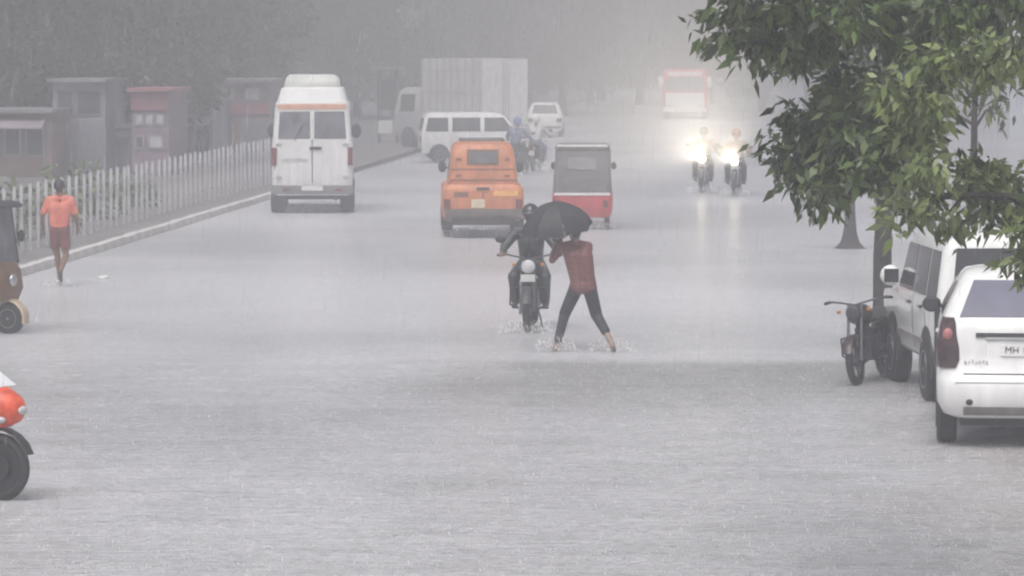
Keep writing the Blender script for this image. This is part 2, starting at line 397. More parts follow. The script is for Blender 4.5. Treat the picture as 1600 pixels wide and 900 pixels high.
# --- white boxy off-roader in front of it
def offroader(loc, rz):
    t = thing('parked_suv', loc, rz, 'white boxy off-road car with pillared side windows parked ahead of the hatchback', 'car')
    b = Body([(.42, .08, 3.9, .74, .08), (.48, .02, 3.96, .80, .1), (.66, 0, 4.0, .83, .1), (1.0, .01, 4.0, .845, .1), (1.06, .01, 3.95, .84, .1), (1.13, .02, 2.92, .83, .1), (1.18, .03, 2.86, .82, .1),
              (1.70, .12, 2.48, .745, .1), (1.80, .15, 2.36, .72, .1), (1.88, .2, 2.2, .69, .12), (1.93, .32, 2.0, .62, .15)])
    b.mb(4).build('body', WHITE, t, sharp=35)
    b.rear(-.66, .66, 1.20, 1.74, x0t=-.60, x1t=.60).build('rear_window', GLASS, t)
    b.front(-.70, .70, 1.2, 1.72, x0t=-.62, x1t=.62).build('windscreen', GLASS, t)
    for sg in (-1, 1):
        b.side(sg, .16, .80, 1.17, 1.70, .24, .80).build('side_window', GLASS, t)
        b.side(sg, .90, 1.66, 1.17, 1.70, .90, 1.66).build('side_window', GLASS, t)
        b.side(sg, 1.76, 2.76, 1.17, 1.70, 1.76, 2.44).build('side_window', GLASS, t)
        for y in (.82, 1.70): b.side(sg, y, y + .02, .52, 1.15, out=.004).build('door_gap', DARKGREY, t)
        for y in (.98, 1.80): b.side(sg, y, y + .16, 1.02, 1.05, out=.03).build('door_handle', BLACK, t)
        b.side(sg, .95, 2.75, .60, .68, out=.02).build('side_moulding', M('moulding', (.30, .28, .28), .5, var=.5, scale=4), t)
        for y in (.72, 3.2): wheel(t, sg * .76, y, .36, .22); arch(t, b, sg, y, .44, .40)
        mirror(t, sg * .82, 2.86, 1.28, WHITE, (.2, .1, .2))
        tl = b.rear(sg * .70 - .07, sg * .70 + .07, .76, 1.12, out=.03).build('tail_lamp', TAIL, t)
        MB().path([(sg * .58, .5, 1.95), (sg * .60, .5, 2.0), (sg * .60, 1.9, 2.0), (sg * .58, 1.9, 1.93)], .018, 6).build('roof_rail', BLACK, t)
    MB().box((0, -.08, .50), (1.6, .16, .18)).build('bumper', BLACK, t)
    MB().box((0, 4.06, .50), (1.6, .14, .2)).build('bumper', BLACK, t)
    sw = MB().lathe((.12, -.14, .98), [(-.1, .2), (-.1, .33), (.08, .35), (.1, .2)], axis='Y').build('spare_wheel', RUBBER, t)
    MB().box((-.45, -.01, .82), (.45, .03, .12)).build('number_plate', PLATE, t)
    MB().box((-.838, -.03, .80), (.05, .10, .78)).build('lamp_and_shadow_strip', BLACK, t)  # black strip standing in for the tail lamp and the shadowed rear face
    return t
p0 = at(1463, 640, 42.3); offroader((p0.x + .83, 42.3, 0), R(3.0))

# --- white high-roof minibus, rear view
def minibus(loc, rz):
    t = thing('white_minibus', loc, rz, 'tall white minibus with split rear windows and tarpaulin on its roof driving away', 'minibus')
    b = Body([(.42, .06, 4.9, .84, .1), (.50, .01, 5.0, .92, .14), (.70, 0, 5.05, .95, .16), (1.2, .01, 5.05, .955, .16), (1.55, .03, 4.6, .945, .16), (1.75, .05, 4.4, .93, .15),
              (2.44, .14, 4.0, .885, .15), (2.55, .16, 3.9, .87, .16), (2.62, .19, 3.8, .85, .18)])
    b.mb(5).build('body', VANW, t, sharp=35)
    for x0, x1, a, c in ((-.80, -.05, -.76, -.05), (.05, .80, .05, .76)):
        rw = b.rear(x0 - .0, x1, 1.76, 2.40, x0t=a, x1t=c, out=.012).build('rear_window', PALEGLASS, t)
    b.rear(-.80, .80, 2.45, 2.58, out=.014).build('colour_band', M('faded_orange', (.62, .33, .22), .5, var=.2), t)
    rf = Body([(2.60, .22, 3.9, .83, .2), (2.72, .26, 3.85, .80, .2), (2.93, .34, 3.7, .74, .2), (2.97, .42, 3.6, .66, .2)])
    rf.mb(4).build('roof', M('roof_white', (.82, .82, .82), .35, var=.05), t)
    lg = Body([(2.96, .5, 2.6, .66, .12), (3.02, .5, 2.6, .67, .14), (3.20, .58, 2.5, .62, .16), (3.27, .7, 2.3, .52, .2)])
    lu = lg.mb(4).build('roof_luggage', M('tarpaulin', (.62, .63, .60), .45, var=.25, scale=3, bump=.6), t)
    for y in (.9, 1.5, 2.1): MB().path([(-.69, y, 2.96), (-.66, y, 3.2), (-.5, y, 3.285), (.5, y, 3.285), (.66, y, 3.2), (.69, y, 2.96)], .012, 5).build('rope', DARKGREY, lu)
    b.rear(-.012, .012, .72, 1.74, out=.004).build('door_gap', DARKGREY, t)
    b.rear(-.06, .22, 1.50, 1.57, out=.03).build('door_handle', BLACK, t)
    for sg in (-1, 1):
        MB().box((sg * .90, .03, 1.34), (.12, .10, .42)).build('tail_lamp', TAIL, t)
        for y0, y1 in ((.4, 1.3), (1.4, 2.3), (2.4, 3.2), (3.3, 4.2)): b.side(sg, y0, y1, 1.78, 2.40).build('side_window', GLASS, t)
        for y in (.85, 4.1): wheel(t, sg * .82, y, .36, .34); arch(t, b, sg, y, .44, .42)
        mirror(t, sg * .93, 4.3, 1.85, BLACK, (.2, .1, .3))
        MB().box((sg * .82, .36, .27), (.34, .02, .34)).build('mud_flap', BLACK, t)
    MB().box((0, -.07, .56), (1.92, .18, .20)).build('bumper', M('bumper_grey', (.20, .19, .19), .5), t)
    MB().box((0, .25, .40), (1.5, .3, .14)).build('underbody', BLACK, t)
    MB().box((0, -.165, .60), (.5, .012, .11)).build('number_plate', PLATE, t)
    for sg in (-1, 1):
        for z in (.86, 1.62): MB().box((sg * .79, b.q(z)[1] - .012, z), (.14, .03, .05)).build('hinge', M('hinge_grey', (.42, .42, .42), .5), t)
        MB().box((sg * .62, -.168, .56), (.16, .012, .05)).build('reflector', TAIL, t)
        MB().path([(sg * .84, .14, 2.56), (sg * .84, 3.8, 2.56)], .02, 5).build('rain_gutter', VANW, t)
    MB().path([(-.42, b.q(1.72)[1] - .03, 1.72), (-.20, b.q(2.1)[1] - .03, 2.12)], .010, 5).build('wiper', BLACK, t)
    b.rear(-.72, -.10, 1.20, 1.30, out=.008).build('faded_sticker', M('sticker_grey', (.55, .54, .52), .5, var=.3, scale=9), t)
    MB().path([(.55, .3, .36), (.55, -.05, .33)], .035, 8).build('exhaust', ENGINE, t)
    return t
p = ground(491, 331); minibus((p.x, p.y - .85, 0), R(2.2))

# --- orange passenger carrier, rear view
def carrier(loc, rz):
    t = thing('orange_passenger_carrier', loc, rz, 'orange passenger carrier with narrow rear window and flared lower body driving away', 'van')
    b = Body([(.34, .08, 2.9, .74, .1), (.42, .01, 3.0, .82, .12), (.62, -.01, 3.05, .845, .14), (.98, 0, 3.05, .845, .14), (1.05, .03, 3.0, .82, .14), (1.10, .08, 2.9, .725, .12), (1.2, .09, 2.75, .72, .12),
              (1.62, .14, 2.5, .67, .14), (1.82, .18, 2.35, .63, .16), (1.92, .25, 2.2, .58, .2), (1.97, .45, 2.0, .46, .2)])
    b.mb(5).build('body', ORANGE, t, sharp=35)
    fr = b.rear(-.33, .33, 1.50, 1.82, out=.012).build('window_frame', BROWN, t)
    b.rear(-.26, .26, 1.55, 1.77, out=.02).build('rear_window', PALEGLASS, t)
    b.rear(-.69, .69, 1.175, 1.205, out=.014).build('seam', M('dark_orange', (.22, .07, .03), .5), t)
    b.rear(-.66, .66, 1.40, 1.425, out=.010).build('seam', MATS['dark_orange'], t)
    b.rear(-.012, .012, .45, .97, out=.006).build('tailgate_gap', MATS['dark_orange'], t)
    b.rear(-.79, .79, .36, .60, out=.02).build('rear_skirt', M('skirt_grey', (.16, .13, .12), .7, var=.4, scale=4), t)  # lower skirt, darker than the orange body above
    b.rear(.22, .72, .86, .98, out=.012).build('reflective_panel', M('amber', (.85, .42, .10), .4), t)
    pl = b.rear(-.24, .04, .62, .80, out=.02).build('number_plate', M('plate_yellow', (.70, .58, .42), .5), t)
    MB().box((0, .5, .34), (1.3, 1.6, .12)).build('underbody', BLACK, t)
    MB().box((0, b.q(1.0)[1] - .02, 1.02), (.26, .04, .05)).build('tailgate_latch', BLACK, t)
    MB().path([(.5, .2, .32), (.5, -.06, .30)], .03, 8).build('exhaust', ENGINE, t)
    b.rear(-.60, -.30, .84, .95, out=.008).build('faded_sticker', MATS['dark_orange'], t)
    MB().path([(-.46, .5, 2.0), (-.46, 2.0, 2.0), (.46, 2.0, 2.0), (.46, .5, 2.0), (-.46, .5, 2.0)], .016, 5).build('roof_rail', BLACK, t)
    for sg in (-1, 1):
        for z in (1.28, 1.62): MB().box((sg * .50, b.q(z)[1] - .012, z), (.10, .03, .04)).build('hinge', MATS['dark_orange'], t)
        MB().box((sg * .74, .0, .70), (.13, .08, .20)).build('tail_lamp', TAIL, t)
        b.side(sg, .35, 1.2, 1.25, 1.72).build('side_window', GLASS, t); b.side(sg, 1.3, 2.2, 1.25, 1.72, 1.3, 2.1).build('side_window', GLASS, t)
        for y in (.55, 2.5): wheel(t, sg * .72, y, .28, .2); arch(t, b, sg, y, .33, .30)
        mirror(t, sg * .72, 2.3, 1.4, BLACK, (.14, .07, .2))
    return t
p = ground(755, 370); carrier((p.x, p.y - .5, 0), R(1.5))

# --- three-wheeled auto rickshaw (reused in two liveries)
def rickshaw(loc, rz, label, lower, canopy, band, guard):
    t = thing('auto_rickshaw', loc, rz, label, 'rickshaw')
    b = Body([(.26, .06, 1.75, .56, .1), (.32, .01, 1.85, .63, .12), (.55, 0, 1.95, .65, .14), (.74, .01, 1.95, .65, .14), (.78, .02, 1.55, .645, .14)])
    b.mb(5).build('lower_body', lower, t)
    b.rear(-.60, .60, .745, .80, out=.022).build('rear_band', band, t)
    c = Body([(.775, .03, 1.5, .635, .14), (1.1, .06, 1.5, .625, .14), (1.66, .16, 1.5, .585, .18), (1.74, .20, 1.5, .56, .2)])
    # open-sided passenger canopy: rear shell, roof and the door pillars
    cv = MB(); rings = []
    for z, yr, yf, w_, rc in c.L:
        ring = [Vector((-w_, .62, z)), Vector((-w_, yr + rc, z))] + [Vector((-w_ + rc - rc * math.cos(R(a)), yr + rc - rc * math.sin(R(a)), z)) for a in (30, 60, 90)]
        out = ring + [Vector((-v.x, v.y, v.z)) for v in reversed(ring)]
        inn = [Vector((v.x * .965, v.y + .02, v.z)) for v in reversed(out)]
        rings.append(out + inn)
    cv.rings(rings).build('canopy_back', canopy, t)
    rf = Body([(1.73, .15, 2.08, .60, .2), (1.77, .15, 2.10, .60, .2), (1.82, .25, 2.02, .52, .22)])
    rf.mb(4).build('canopy_roof', canopy, t)
    MB().path([(-.54, .16, 1.80), (.54, .16, 1.80)], .028, 6).build('roof_edge', band, t)
    c.rear(-.30, .30, 1.30, 1.56, out=.012).build('rear_window', M('plastic_window', (.22, .22, .23), .3), t)
    for sg in (-1, 1):
        MB().path([(sg * .61, 1.02, .76), (sg * .58, 1.02, 1.75)], .02, 6).build('door_pillar', BLACK, t)
        MB().path([(sg * .50, 1.98, .95), (sg * .50, 1.86, 1.75)], .022, 6).build('windscreen_pillar', BLACK, t)
        wheel(t, sg * .53, .42, .22, .12)
        MB().box((sg * .50, -.02, .56), (.10, .05, .16)).build('tail_lamp', TAIL, t)
        mirror(t, sg * .56, 1.95, 1.32, BLACK, (.10, .06, .14))
    wsc = MB().prism([(-.50, 1.985, .98), (.50, 1.985, .98), (.50, 1.875, 1.74), (-.50, 1.875, 1.74)], (0, -.012, 0)).build('windscreen', PALEGLASS, t)
    ns = Body([(.46, 1.6, 2.16, .34, .2), (.62, 1.6, 2.20, .42, .22), (.86, 1.6, 2.12, .50, .22), (.98, 1.6, 2.02, .52, .2)])
    ns.mb(5).build('nose', lower, t)
    MB().ell((0, 2.18, .74), (.09, .05, .09)).build('headlamp', METAL, t)
    fw = wheel(t, .001, 2.12, .22, .11)
    mg = MB(); rings = []
    for k in range(9):
        a = R(-15 + 190 * k / 8); ct = Vector((0, 2.12, .21)); d = Vector((0, math.cos(a), math.sin(a)))
        rings.append([ct + d * .25 + Vector((x, 0, 0)) for x in (-.09, .09)] + [ct + d * .275 + Vector((x, 0, 0)) for x in (.075, -.075)])
    mg.rings(rings).build('front_mudguard', guard, t)
    MB().box((0, .75, .62), (1.1, .5, .2)).box((0, .5, .95), (1.1, .14, .5)).build('passenger_seat', BLKCANVAS, t)
    MB().box((0, 1.5, .75), (.5, .3, .14)).build('driver_seat', BLKCANVAS, t)
    MB().path([(-.3, 1.9, 1.02), (.3, 1.9, 1.02)], .018, 6).build('handlebar', BLACK, t)
    return t
p = ground(909, 358)
rickshaw((p.x, p.y - .4, 0), R(-2), 'auto rickshaw with grey canopy and red lower body seen from behind', RED, CANVAS, M('band_white', (.72, .70, .70), .5), RED)
p = ground(15, 521)
q = Matrix.Rotation(R(-112), 3, 'Z') @ Vector((0, 2.12, 0))
rickshaw((p.x - q.x, p.y - q.y, 0), R(-112), 'dark auto rickshaw with brown lower body cut off by the left edge', BROWN, BLKCANVAS, M('band_white', (.72, .70, .70), .5), TAN)

# --- motorcycles
def motorcycle(loc, rz, label, paint, lamp='off', plate=True, fairing=False, lean=0, chrome=True, mirrors=True):
    group = None; forkm = METAL if chrome else ENGINE
    t = thing('motorcycle', loc, rz, label, 'motorcycle', group)
    t.rotation_euler = (0, lean, rz)
    RW, RF, r = -.62, .66, .30
    def whl(y, wd, nm):
        wv = MB().torus((0, 0, 0), r - wd * .5, wd * .5, ry=.95).build('wheel', RUBBER, t, loc=(0, y, r - .01))
        rm = MB().torus((0, 0, 0), r - wd * 1.05, .018)
        rm.lathe((0, 0, 0), [(-.05, .03), (-.05, .05), (.05, .05), (.05, .03)])
        for k in range(6):
            a = math.pi * k / 3; rm.path([(0, 0, 0), (0, (r - wd) * math.cos(a), (r - wd) * math.sin(a))], .012, 5)
        rm.lathe((.06, 0, 0), [(-.003, .02), (-.003, .12), (.003, .12), (.003, .02)])
        if fairing: rm.lathe((0, 0, 0), [(-.02, .03), (-.02, r - wd), (.02, r - wd), (.02, .03)])
        rm.build('rim', BLACK if fairing else ENGINE, wv)
    whl(RW, .13, 'r'); whl(RF, .10, 'f')
    for sg in (-1, 1):
        MB().path([(sg * .085, RF, r), (sg * .085, RF - .27, 1.0)], [.024, .02], 8).build('fork', forkm, t)
        MB().path([(sg * .10, RW, r), (sg * .10, -.05, .42)], .02, 6).build('swing_arm', ENGINE, t)
        MB().path([(sg * .12, RW + .02, r + .03), (sg * .13, -.38, .78)], [.035, .03], 8).build('shock_absorber', BLACK, t)
        MB().path([(sg * .36, .26, 1.06), (sg * .45, .21, 1.045)], .02, 8).build('grip', BLACK, t)
        if mirrors: MB().path([(sg * .30, .34, 1.06), (sg * .36, .30, 1.25)], .008, 5).ell((sg * .40, .30, 1.27), (.075, .022, .05)).build('side_mirror', BLACK, t)
        MB().ell((sg * .20, .47, .93), (.03, .035, .025)).build('indicator', M('amber_lens', (.5, .2, .03), .3), t)
        MB().path([(sg * .12, .02, .30), (sg * .26, .02, .30)], .018, 6).build('footrest', BLACK, t)
    mg = []
    for k in range(8):
        a = R(20 + 130 * k / 7); d = Vector((0, math.cos(a), math.sin(a))); ct = Vector((0, RF, r))
        mg.append([ct + d * .325 + Vector((x, 0, 0)) for x in (-.07, .07)] + [ct + d * .34 + Vector((x, 0, 0)) for x in (.05, -.05)])
    MB().rings(mg).build('front_mudguard', BLACK if fairing else paint, t)
    mg = []
    for k in range(8):
        a = R(35 + 150 * k / 7); d = Vector((0, math.cos(a), math.sin(a))); ct = Vector((0, RW, r + .02))
        mg.append([ct + d * .345 + Vector((x, 0, 0)) for x in (-.09, .09)] + [ct + d * .36 + Vector((x, 0, 0)) for x in (.07, -.07)])
    MB().rings(mg).build('rear_mudguard', BLACK, t)
    MB().path([(-.45, .21, 1.045), (-.30, .32, 1.06), (0, .40, 1.0), (.30, .32, 1.06), (.45, .21, 1.045)], .013, 6)  .build('handlebar', forkm, t)
    tk = MB(); rings = []
    for y, hw, z0, z1 in ((-.08, .09, .76, .86), (.02, .13, .74, .95), (.16, .165, .72, 1.0), (.30, .155, .74, .99), (.38, .09, .78, .92)):
        rings.append([Vector((hw * math.cos(2 * math.pi * k / 12), y, (z0 + z1) / 2 + (z1 - z0) / 2 * math.sin(2 * math.pi * k / 12))) for k in range(12)])
    tk.rings(rings).build('fuel_tank', paint, t, sharp=60)
    rings = []
    for y, hw, z0, z1 in ((-.80, .08, .86, .91), (-.66, .12, .80, .92), (-.40, .14, .76, .88), (-.18, .125, .74, .83), (-.02, .10, .76, .85)):
        rings.append([Vector((hw * math.cos(2 * math.pi * k / 12), y, (z0 + z1) / 2 + (z1 - z0) / 2 * math.sin(2 * math.pi * k / 12))) for k in range(12)])
    MB().rings(rings).build('seat', BLKCANVAS, t, sharp=60)
    MB().box((0, .12, .42), (.24, .36, .28)).box((0, .16, .62), (.17, .18, .16)).build('engine', ENGINE, t)
    for k in range(5): pass
    ps = MB()
    for sg in (-1, 1): ps.prism([(sg * .10, -.45, .62), (sg * .10, -.05, .60), (sg * .12, -.02, .74), (sg * .12, -.55, .78)], (sg * .03, 0, 0))
    ps.build('side_panel', paint, t)
    MB().path([(.11, .30, .45), (.13, .28, .25), (.14, 0, .22), (.15, -.40, .28), (.15, -.85, .36)], [.02, .022, .025, .045, .05], 10).build('exhaust', METAL, t)
    MB().path([(0, .40, .95), (0, .10, .70), (0, -.1, .32)], .028, 8).path([(0, .40, .92), (0, .36, .55), (0, .2, .30)], .024, 8).path([(0, .1, .72), (0, -.5, .78)], .022, 8).build('frame', BLACK, t)
    lm = {'dark': GLASS, 'off': M('headlamp_glass', (.55, .55, .56), .12, var=.2), 'on': MATS.get('headlight_on') or emit('headlight_on', (1, .88, .62), 22)}[lamp]
    MB().lathe((0, .50, .90), [(-.12, .03), (-.10, .08), (-.01, .105), (.0, .10)], axis='Y').build('headlamp_shell', paint, t)
    MB().lathe((0, .505, .90), [(-.005, .098), (.012, .09), (.03, .05), (.034, .01)], axis='Y').build('headlamp', lm, t)
    MB().box((0, -.88, .80), (.16, .05, .07)).build('tail_lamp', TAIL, t)
    if plate:
        MB().box((0, .555, .745), (.20, .012, .10), rx=-.15).build('number_plate', PLATE, t)
        MB().box((0, -.97, .58), (.18, .012, .14), rx=.3).build('rear_plate', PLATE, t)
    if fairing:
        rings = []
        for y, hw, z0, z1 in ((.15, .22, .60, 1.00), (.38, .23, .58, 1.06), (.56, .21, .60, 1.05), (.74, .17, .64, .99), (.86, .10, .70, .92), (.90, .04, .76, .86)):
            rings.append([Vector((hw * math.cos(2 * math.pi * k / 14), y, (z0 + z1) / 2 + (z1 - z0) / 2 * math.sin(2 * math.pi * k / 14))) for k in range(14)])
        fa = MB().rings(rings).build('fairing', paint, t, sharp=60)
        MB().prism([(-.17, .70, .99), (.17, .70, .99), (.12, .42, 1.20), (-.12, .42, 1.20)], (0, .01, .012)).build('windshield', M('screen_white', (.75, .76, .78), .2), fa)
        MB().ell((0, .895, .80), (.06, .03, .04)).build('lamp_lens', MATS['headlamp_glass'], fa); MB().ell((.14, .76, .72), (.04, .05, .03)).build('lamp_lens', MATS['headlamp_glass'], fa)
    if lamp == 'on':
        ld = bpy.data.lights.new('headlight_beam', 'SPOT'); ld.energy = 8500; ld.spot_size = R(20); ld.spot_blend = .4; ld.shadow_soft_size = .09; ld.color = (1, .89, .68)
        lo = bpy.data.objects.new('headlight_beam', ld); COL.objects.link(lo); lo.parent = t; lo.location = (0, .60, .90)
        lo.rotation_euler = (R(90), 0, 0); lo.rotation_euler = Vector((0, 1, 0.165)).to_track_quat('-Z', 'Y').to_euler()
    for sg in (-1, 1): MB().path([(sg * .06, .30, .62), (sg * .26, .30, .58), (sg * .27, .28, .36), (sg * .10, .22, .28)], .014, 6).build('leg_guard', BLACK, t)
    MB().path([(-.1, -.05, .30), (-.16, -.18, .02)], .012, 5).build('side_stand', BLACK, t)
    return t

# ------------------------------------------------------------------ people: one continuous surface grown round a skeleton
def figure(name, loc, rz, label, segs, mats, voxel=.012, lean=0):
    """segs: (p0, p1, r0, r1, material index)"""
    mb = MB()
    for p0, p1, r0, r1, mi in segs:
        p0, p1 = Vector(p0), Vector(p1); d = p1 - p0; L = d.length; d = d / L if L > 1e-5 else Vector((0, 0, 1))
        u = d.orthogonal().normalized(); v = d.cross(u); rings = []
        pr = [(-r0 * math.cos(t), r0 * math.sin(t)) for t in (.12, .5, .95, 1.4)] + [(L + r1 * math.sin(t), r1 * math.cos(t)) for t in (.1, .55, 1.0, 1.45)]
        for a, rr in pr: rings.append([p0 + d * a + (u * math.cos(2 * math.pi * k / 12) + v * math.sin(2 * math.pi * k / 12)) * rr for k in range(12)])
        mb.rings(rings)
    tmp = link('tmp', mb.mesh('tmp', mats[0]))
    rm = tmp.modifiers.new('r', 'REMESH'); rm.mode = 'VOXEL'; rm.voxel_size = voxel
    sm = tmp.modifiers.new('s', 'SMOOTH'); sm.iterations = 3; sm.factor = .5
    dg = bpy.context.evaluated_depsgraph_get(); me = bpy.data.meshes.new_from_object(tmp.evaluated_get(dg))
    COL.objects.unlink(tmp); bpy.data.objects.remove(tmp)
    me.name = name; me.materials.clear()
    for m in mats: me.materials.append(m)
    nf = len(me.polygons); c = np.empty(nf * 3); me.polygons.foreach_get('center', c); c = c.reshape(-1, 3)
    best = np.full(nf, 1e9); idx = np.zeros(nf, dtype=np.int32)
    for p0, p1, r0, r1, mi in segs:
        a = np.array(p0, float); d = np.array(p1, float) - a; L2 = max(1e-9, d @ d)
        t = np.clip(((c - a) @ d) / L2, 0, 1); dist = np.linalg.norm(c - (a + t[:, None] * d), axis=1) - (r0 + (r1 - r0) * t)
        k = dist < best; best[k] = dist[k]; idx[k] = mi
    me.polygons.foreach_set('material_index', idx); me.polygons.foreach_set('use_smooth', [True] * nf)
    o = link(name, me); o.location = loc; o.rotation_euler = (0, lean, rz)
    tag(o, label, 'person'); return o
def hand(w, d, side, mi, up=(0, 0, 1)):
    """palm + five bent fingers from wrist w along d, curled round a grip"""
    w, d = Vector(w), Vector(d).normalized(); u = Vector(up); s = d.cross(u).normalized(); n = s.cross(d)
    out = [(w, w + d * .07, .026, .03, mi)]
    for k, (off, L) in enumerate(((-.03, .030), (-.01, .034), (.01, .032), (.03, .026))):
        b0 = w + d * .085 + s * off; b1 = b0 + d * L - n * .006; b2 = b1 + d * .008 - n * L
        out += [(b0, b1, .010, .0095, mi), (b1, b2, .0095, .008, mi)]
    t0 = w + d * .03 + s * .03 * side; t1 = t0 + d * .03 + s * .02 * side - n * .02; out += [(t0, t1, .013, .011, mi), (t1, t1 + d * .022 - n * .015, .011, .009, mi)]
    return [(tuple(a), tuple(b), r, q, m) for a, b, r, q, m in out]
def torso(hip, chest, neck, wid, mi, mp):
    hip, chest, neck = Vector(hip), Vector(chest), Vector(neck); out = []
    for sg in (-1, 1):
        s = Vector((sg, 0, 0))
        out.append((hip + s * .07, hip + s * .065 + (chest - hip) * .18, .105, .105, mp))
        out.append((hip + s * .06 + (chest - hip) * .22, chest + s * .075, .11, .12, mi))
        out.append((chest + s * .075, neck + s * wid + Vector((0, 0, -.075)), .11, .065, mi))
        out.append((neck + Vector((0, 0, -.04)), neck + s * wid + Vector((0, 0, -.075)), .06, .062, mi))
    return [(tuple(a), tuple(b), r, q, m) for a, b, r, q, m in out]
def head(neck, top, fwd, ms, mh):
    neck, top, f = Vector(neck), Vector(top), Vector(fwd).normalized(); ax = (top - neck).normalized(); s = f.cross(ax)
    c = top - ax * .105
    o = [(neck - ax * .02, c, .055, .055, ms), (c - f * .012, c - f * .012 + ax * .012, .092, .088, ms), (c + f * .03 - ax * .05, c + f * .055 - ax * .075, .062, .040, ms),
         (c + f * .088 - ax * .005, c + f * .105 - ax * .035, .012, .016, ms)]
    for sg in (-1, 1): o.append((c + s * sg * .088 - ax * .01, c + s * sg * .093 - ax * .035, .016, .012, ms))
    o += [(c - f * .022 + ax * .02, c - f * .035 + ax * .012, .094, .092, mh), (c - f * .04 - ax * .02, c - f * .04 - ax * .05, .075, .06, mh)]
    return [(tuple(a), tuple(b), r, q, m) for a, b, r, q, m in o]
def eyes(o, neck, top, fwd):
    neck, top, f = Vector(neck), Vector(top), Vector(fwd).normalized(); ax = (top - neck).normalized(); s = f.cross(ax); c = top - ax * .105
    for sg in (-1, 1): MB().ell(c + s * sg * .034 + f * .078 + ax * .0, (.013, .011, .010), 8, 6).build('eye', M('eye', (.3, .28, .27), .2), o)
def check_mat():
    m = M('maroon_check', (.15, .05, .045), .6, var=.1); n = m.node_tree.nodes; l = m.node_tree.links
    tc = n.new('ShaderNodeTexCoord'); wv = []
    for ax in ('X', 'Z'):
        q = n.new('ShaderNodeTexWave'); q.wave_type = 'BANDS'; q.bands_direction = ax; q.inputs['Scale'].default_value = 4.2; q.inputs['Distortion'].default_value = 5.0; q.inputs['Detail'].default_value = 2
        l.new(tc.outputs['Object'], q.inputs['Vector']); wv.append(q.outputs['Fac'])
    mu = n.new('ShaderNodeMath'); mu.operation = 'MULTIPLY'; l.new(wv[0], mu.inputs[0]); l.new(wv[1], mu.inputs[1])
    mx = n.new('ShaderNodeMix'); mx.data_type = 'RGBA'
    A = [i for i in mx.inputs if i.type == 'RGBA']; A[0].default_value = (.19, .055, .048, 1); A[1].default_value = (.10, .05, .043, 1)
    l.new(mu.outputs[0], mx.inputs['Factor']); l.new([o for o in mx.outputs if o.type == 'RGBA'][0], n['Principled BSDF'].inputs['Base Color']); return m
CHECK = check_mat()
PANTS = M('dark_trousers', (.022, .022, .026), .6, var=.3, scale=12, bump=.4)
SHIRT = M('coral_shirt', (.72, .15, .11), .6, var=.25, scale=7, bump=.4, col2=(.80, .26, .16))
SHORTS = M('maroon_shorts', (.20, .06, .05), .6, var=.25, scale=8, bump=.4)
COATD = M('dark_raincoat', (.035, .042, .042), .4, var=.35, scale=7, bump=.5)
COATB = M('brown_raincoat', (.20, .12, .09), .45, var=.3, scale=7)
COATBL = M('blue_grey_raincoat', (.10, .13, .22), .45, var=.3, scale=7)
SHOE = M('shoe', (.03, .03, .03), .5)
WETSKIN = M('wet_skin', (.30, .21, .17), .4, var=.15)
HELM = M('helmet_black', (.02, .02, .022), .15, var=.2, coat=.5)

# man crossing with the umbrella: seen from behind, striding left, both hands on the shaft
mp_ = ground(911, 549)
def umbrella_man():
    hip, chest, neck = (0, 0, .90), (-.06, .03, 1.23), (-.10, .07, 1.44)
    top = (-.14, .13, 1.67)
    s = torso(hip, chest, neck, .165, 0, 0) + head((-.10, .07, 1.45), top, (-.6, .8, -.1), 2, 3)
    s += [((-.075, 0, .86), (-.235, .10, .49), .102, .078, 1), ((-.235, .10, .49), (-.325, .0, .15), .074, .056, 1), ((-.325, .0, .15), (-.345, -.01, .06), .042, .038, 2), ((-.345, -.03, .04), (-.42, .10, .03), .038, .032, 2)]
    s += [((.075, 0, .86), (.175, .05, .47), .102, .080, 1), ((.175, .05, .47), (.29, -.10, .27), .076, .062, 1), ((.29, -.10, .27), (.375, -.20, .11), .046, .038, 2), ((.375, -.22, .09), (.40, -.10, .03), .040, .032, 2), ((-.075, 0, .85), (.075, 0, .85), .108, .108, 0)]
    for sh, el, wr, sd in (((-.26, .07, 1.36), (-.40, .16, 1.18), (-.36, .25, 1.36), -1), ((.065, .07, 1.36), (.04, .28, 1.16), (-.26, .27, 1.27), 1)):
        s += [(sh, el, .058, .046, 0), (el, tuple(Vector(el).lerp(Vector(wr), .35)), .046, .043, 0), (tuple(Vector(el).lerp(Vector(wr), .35)), wr, .036, .027, 2)]
        s += hand(wr, (Vector((-.31, .27, 1.44)) - Vector(wr)), sd, 2, (0, 1, .2))
    o = figure('person', mp_, 0, 'man in maroon checked shirt and dark trousers striding under a black umbrella', s, [CHECK, PANTS, WETSKIN, HAIR], .010)
    eyes(o, (-.10, .07, 1.45), top, (-.6, .8, -.1))
    # shirt hem and trouser cuffs
    return o
umbrella_man()
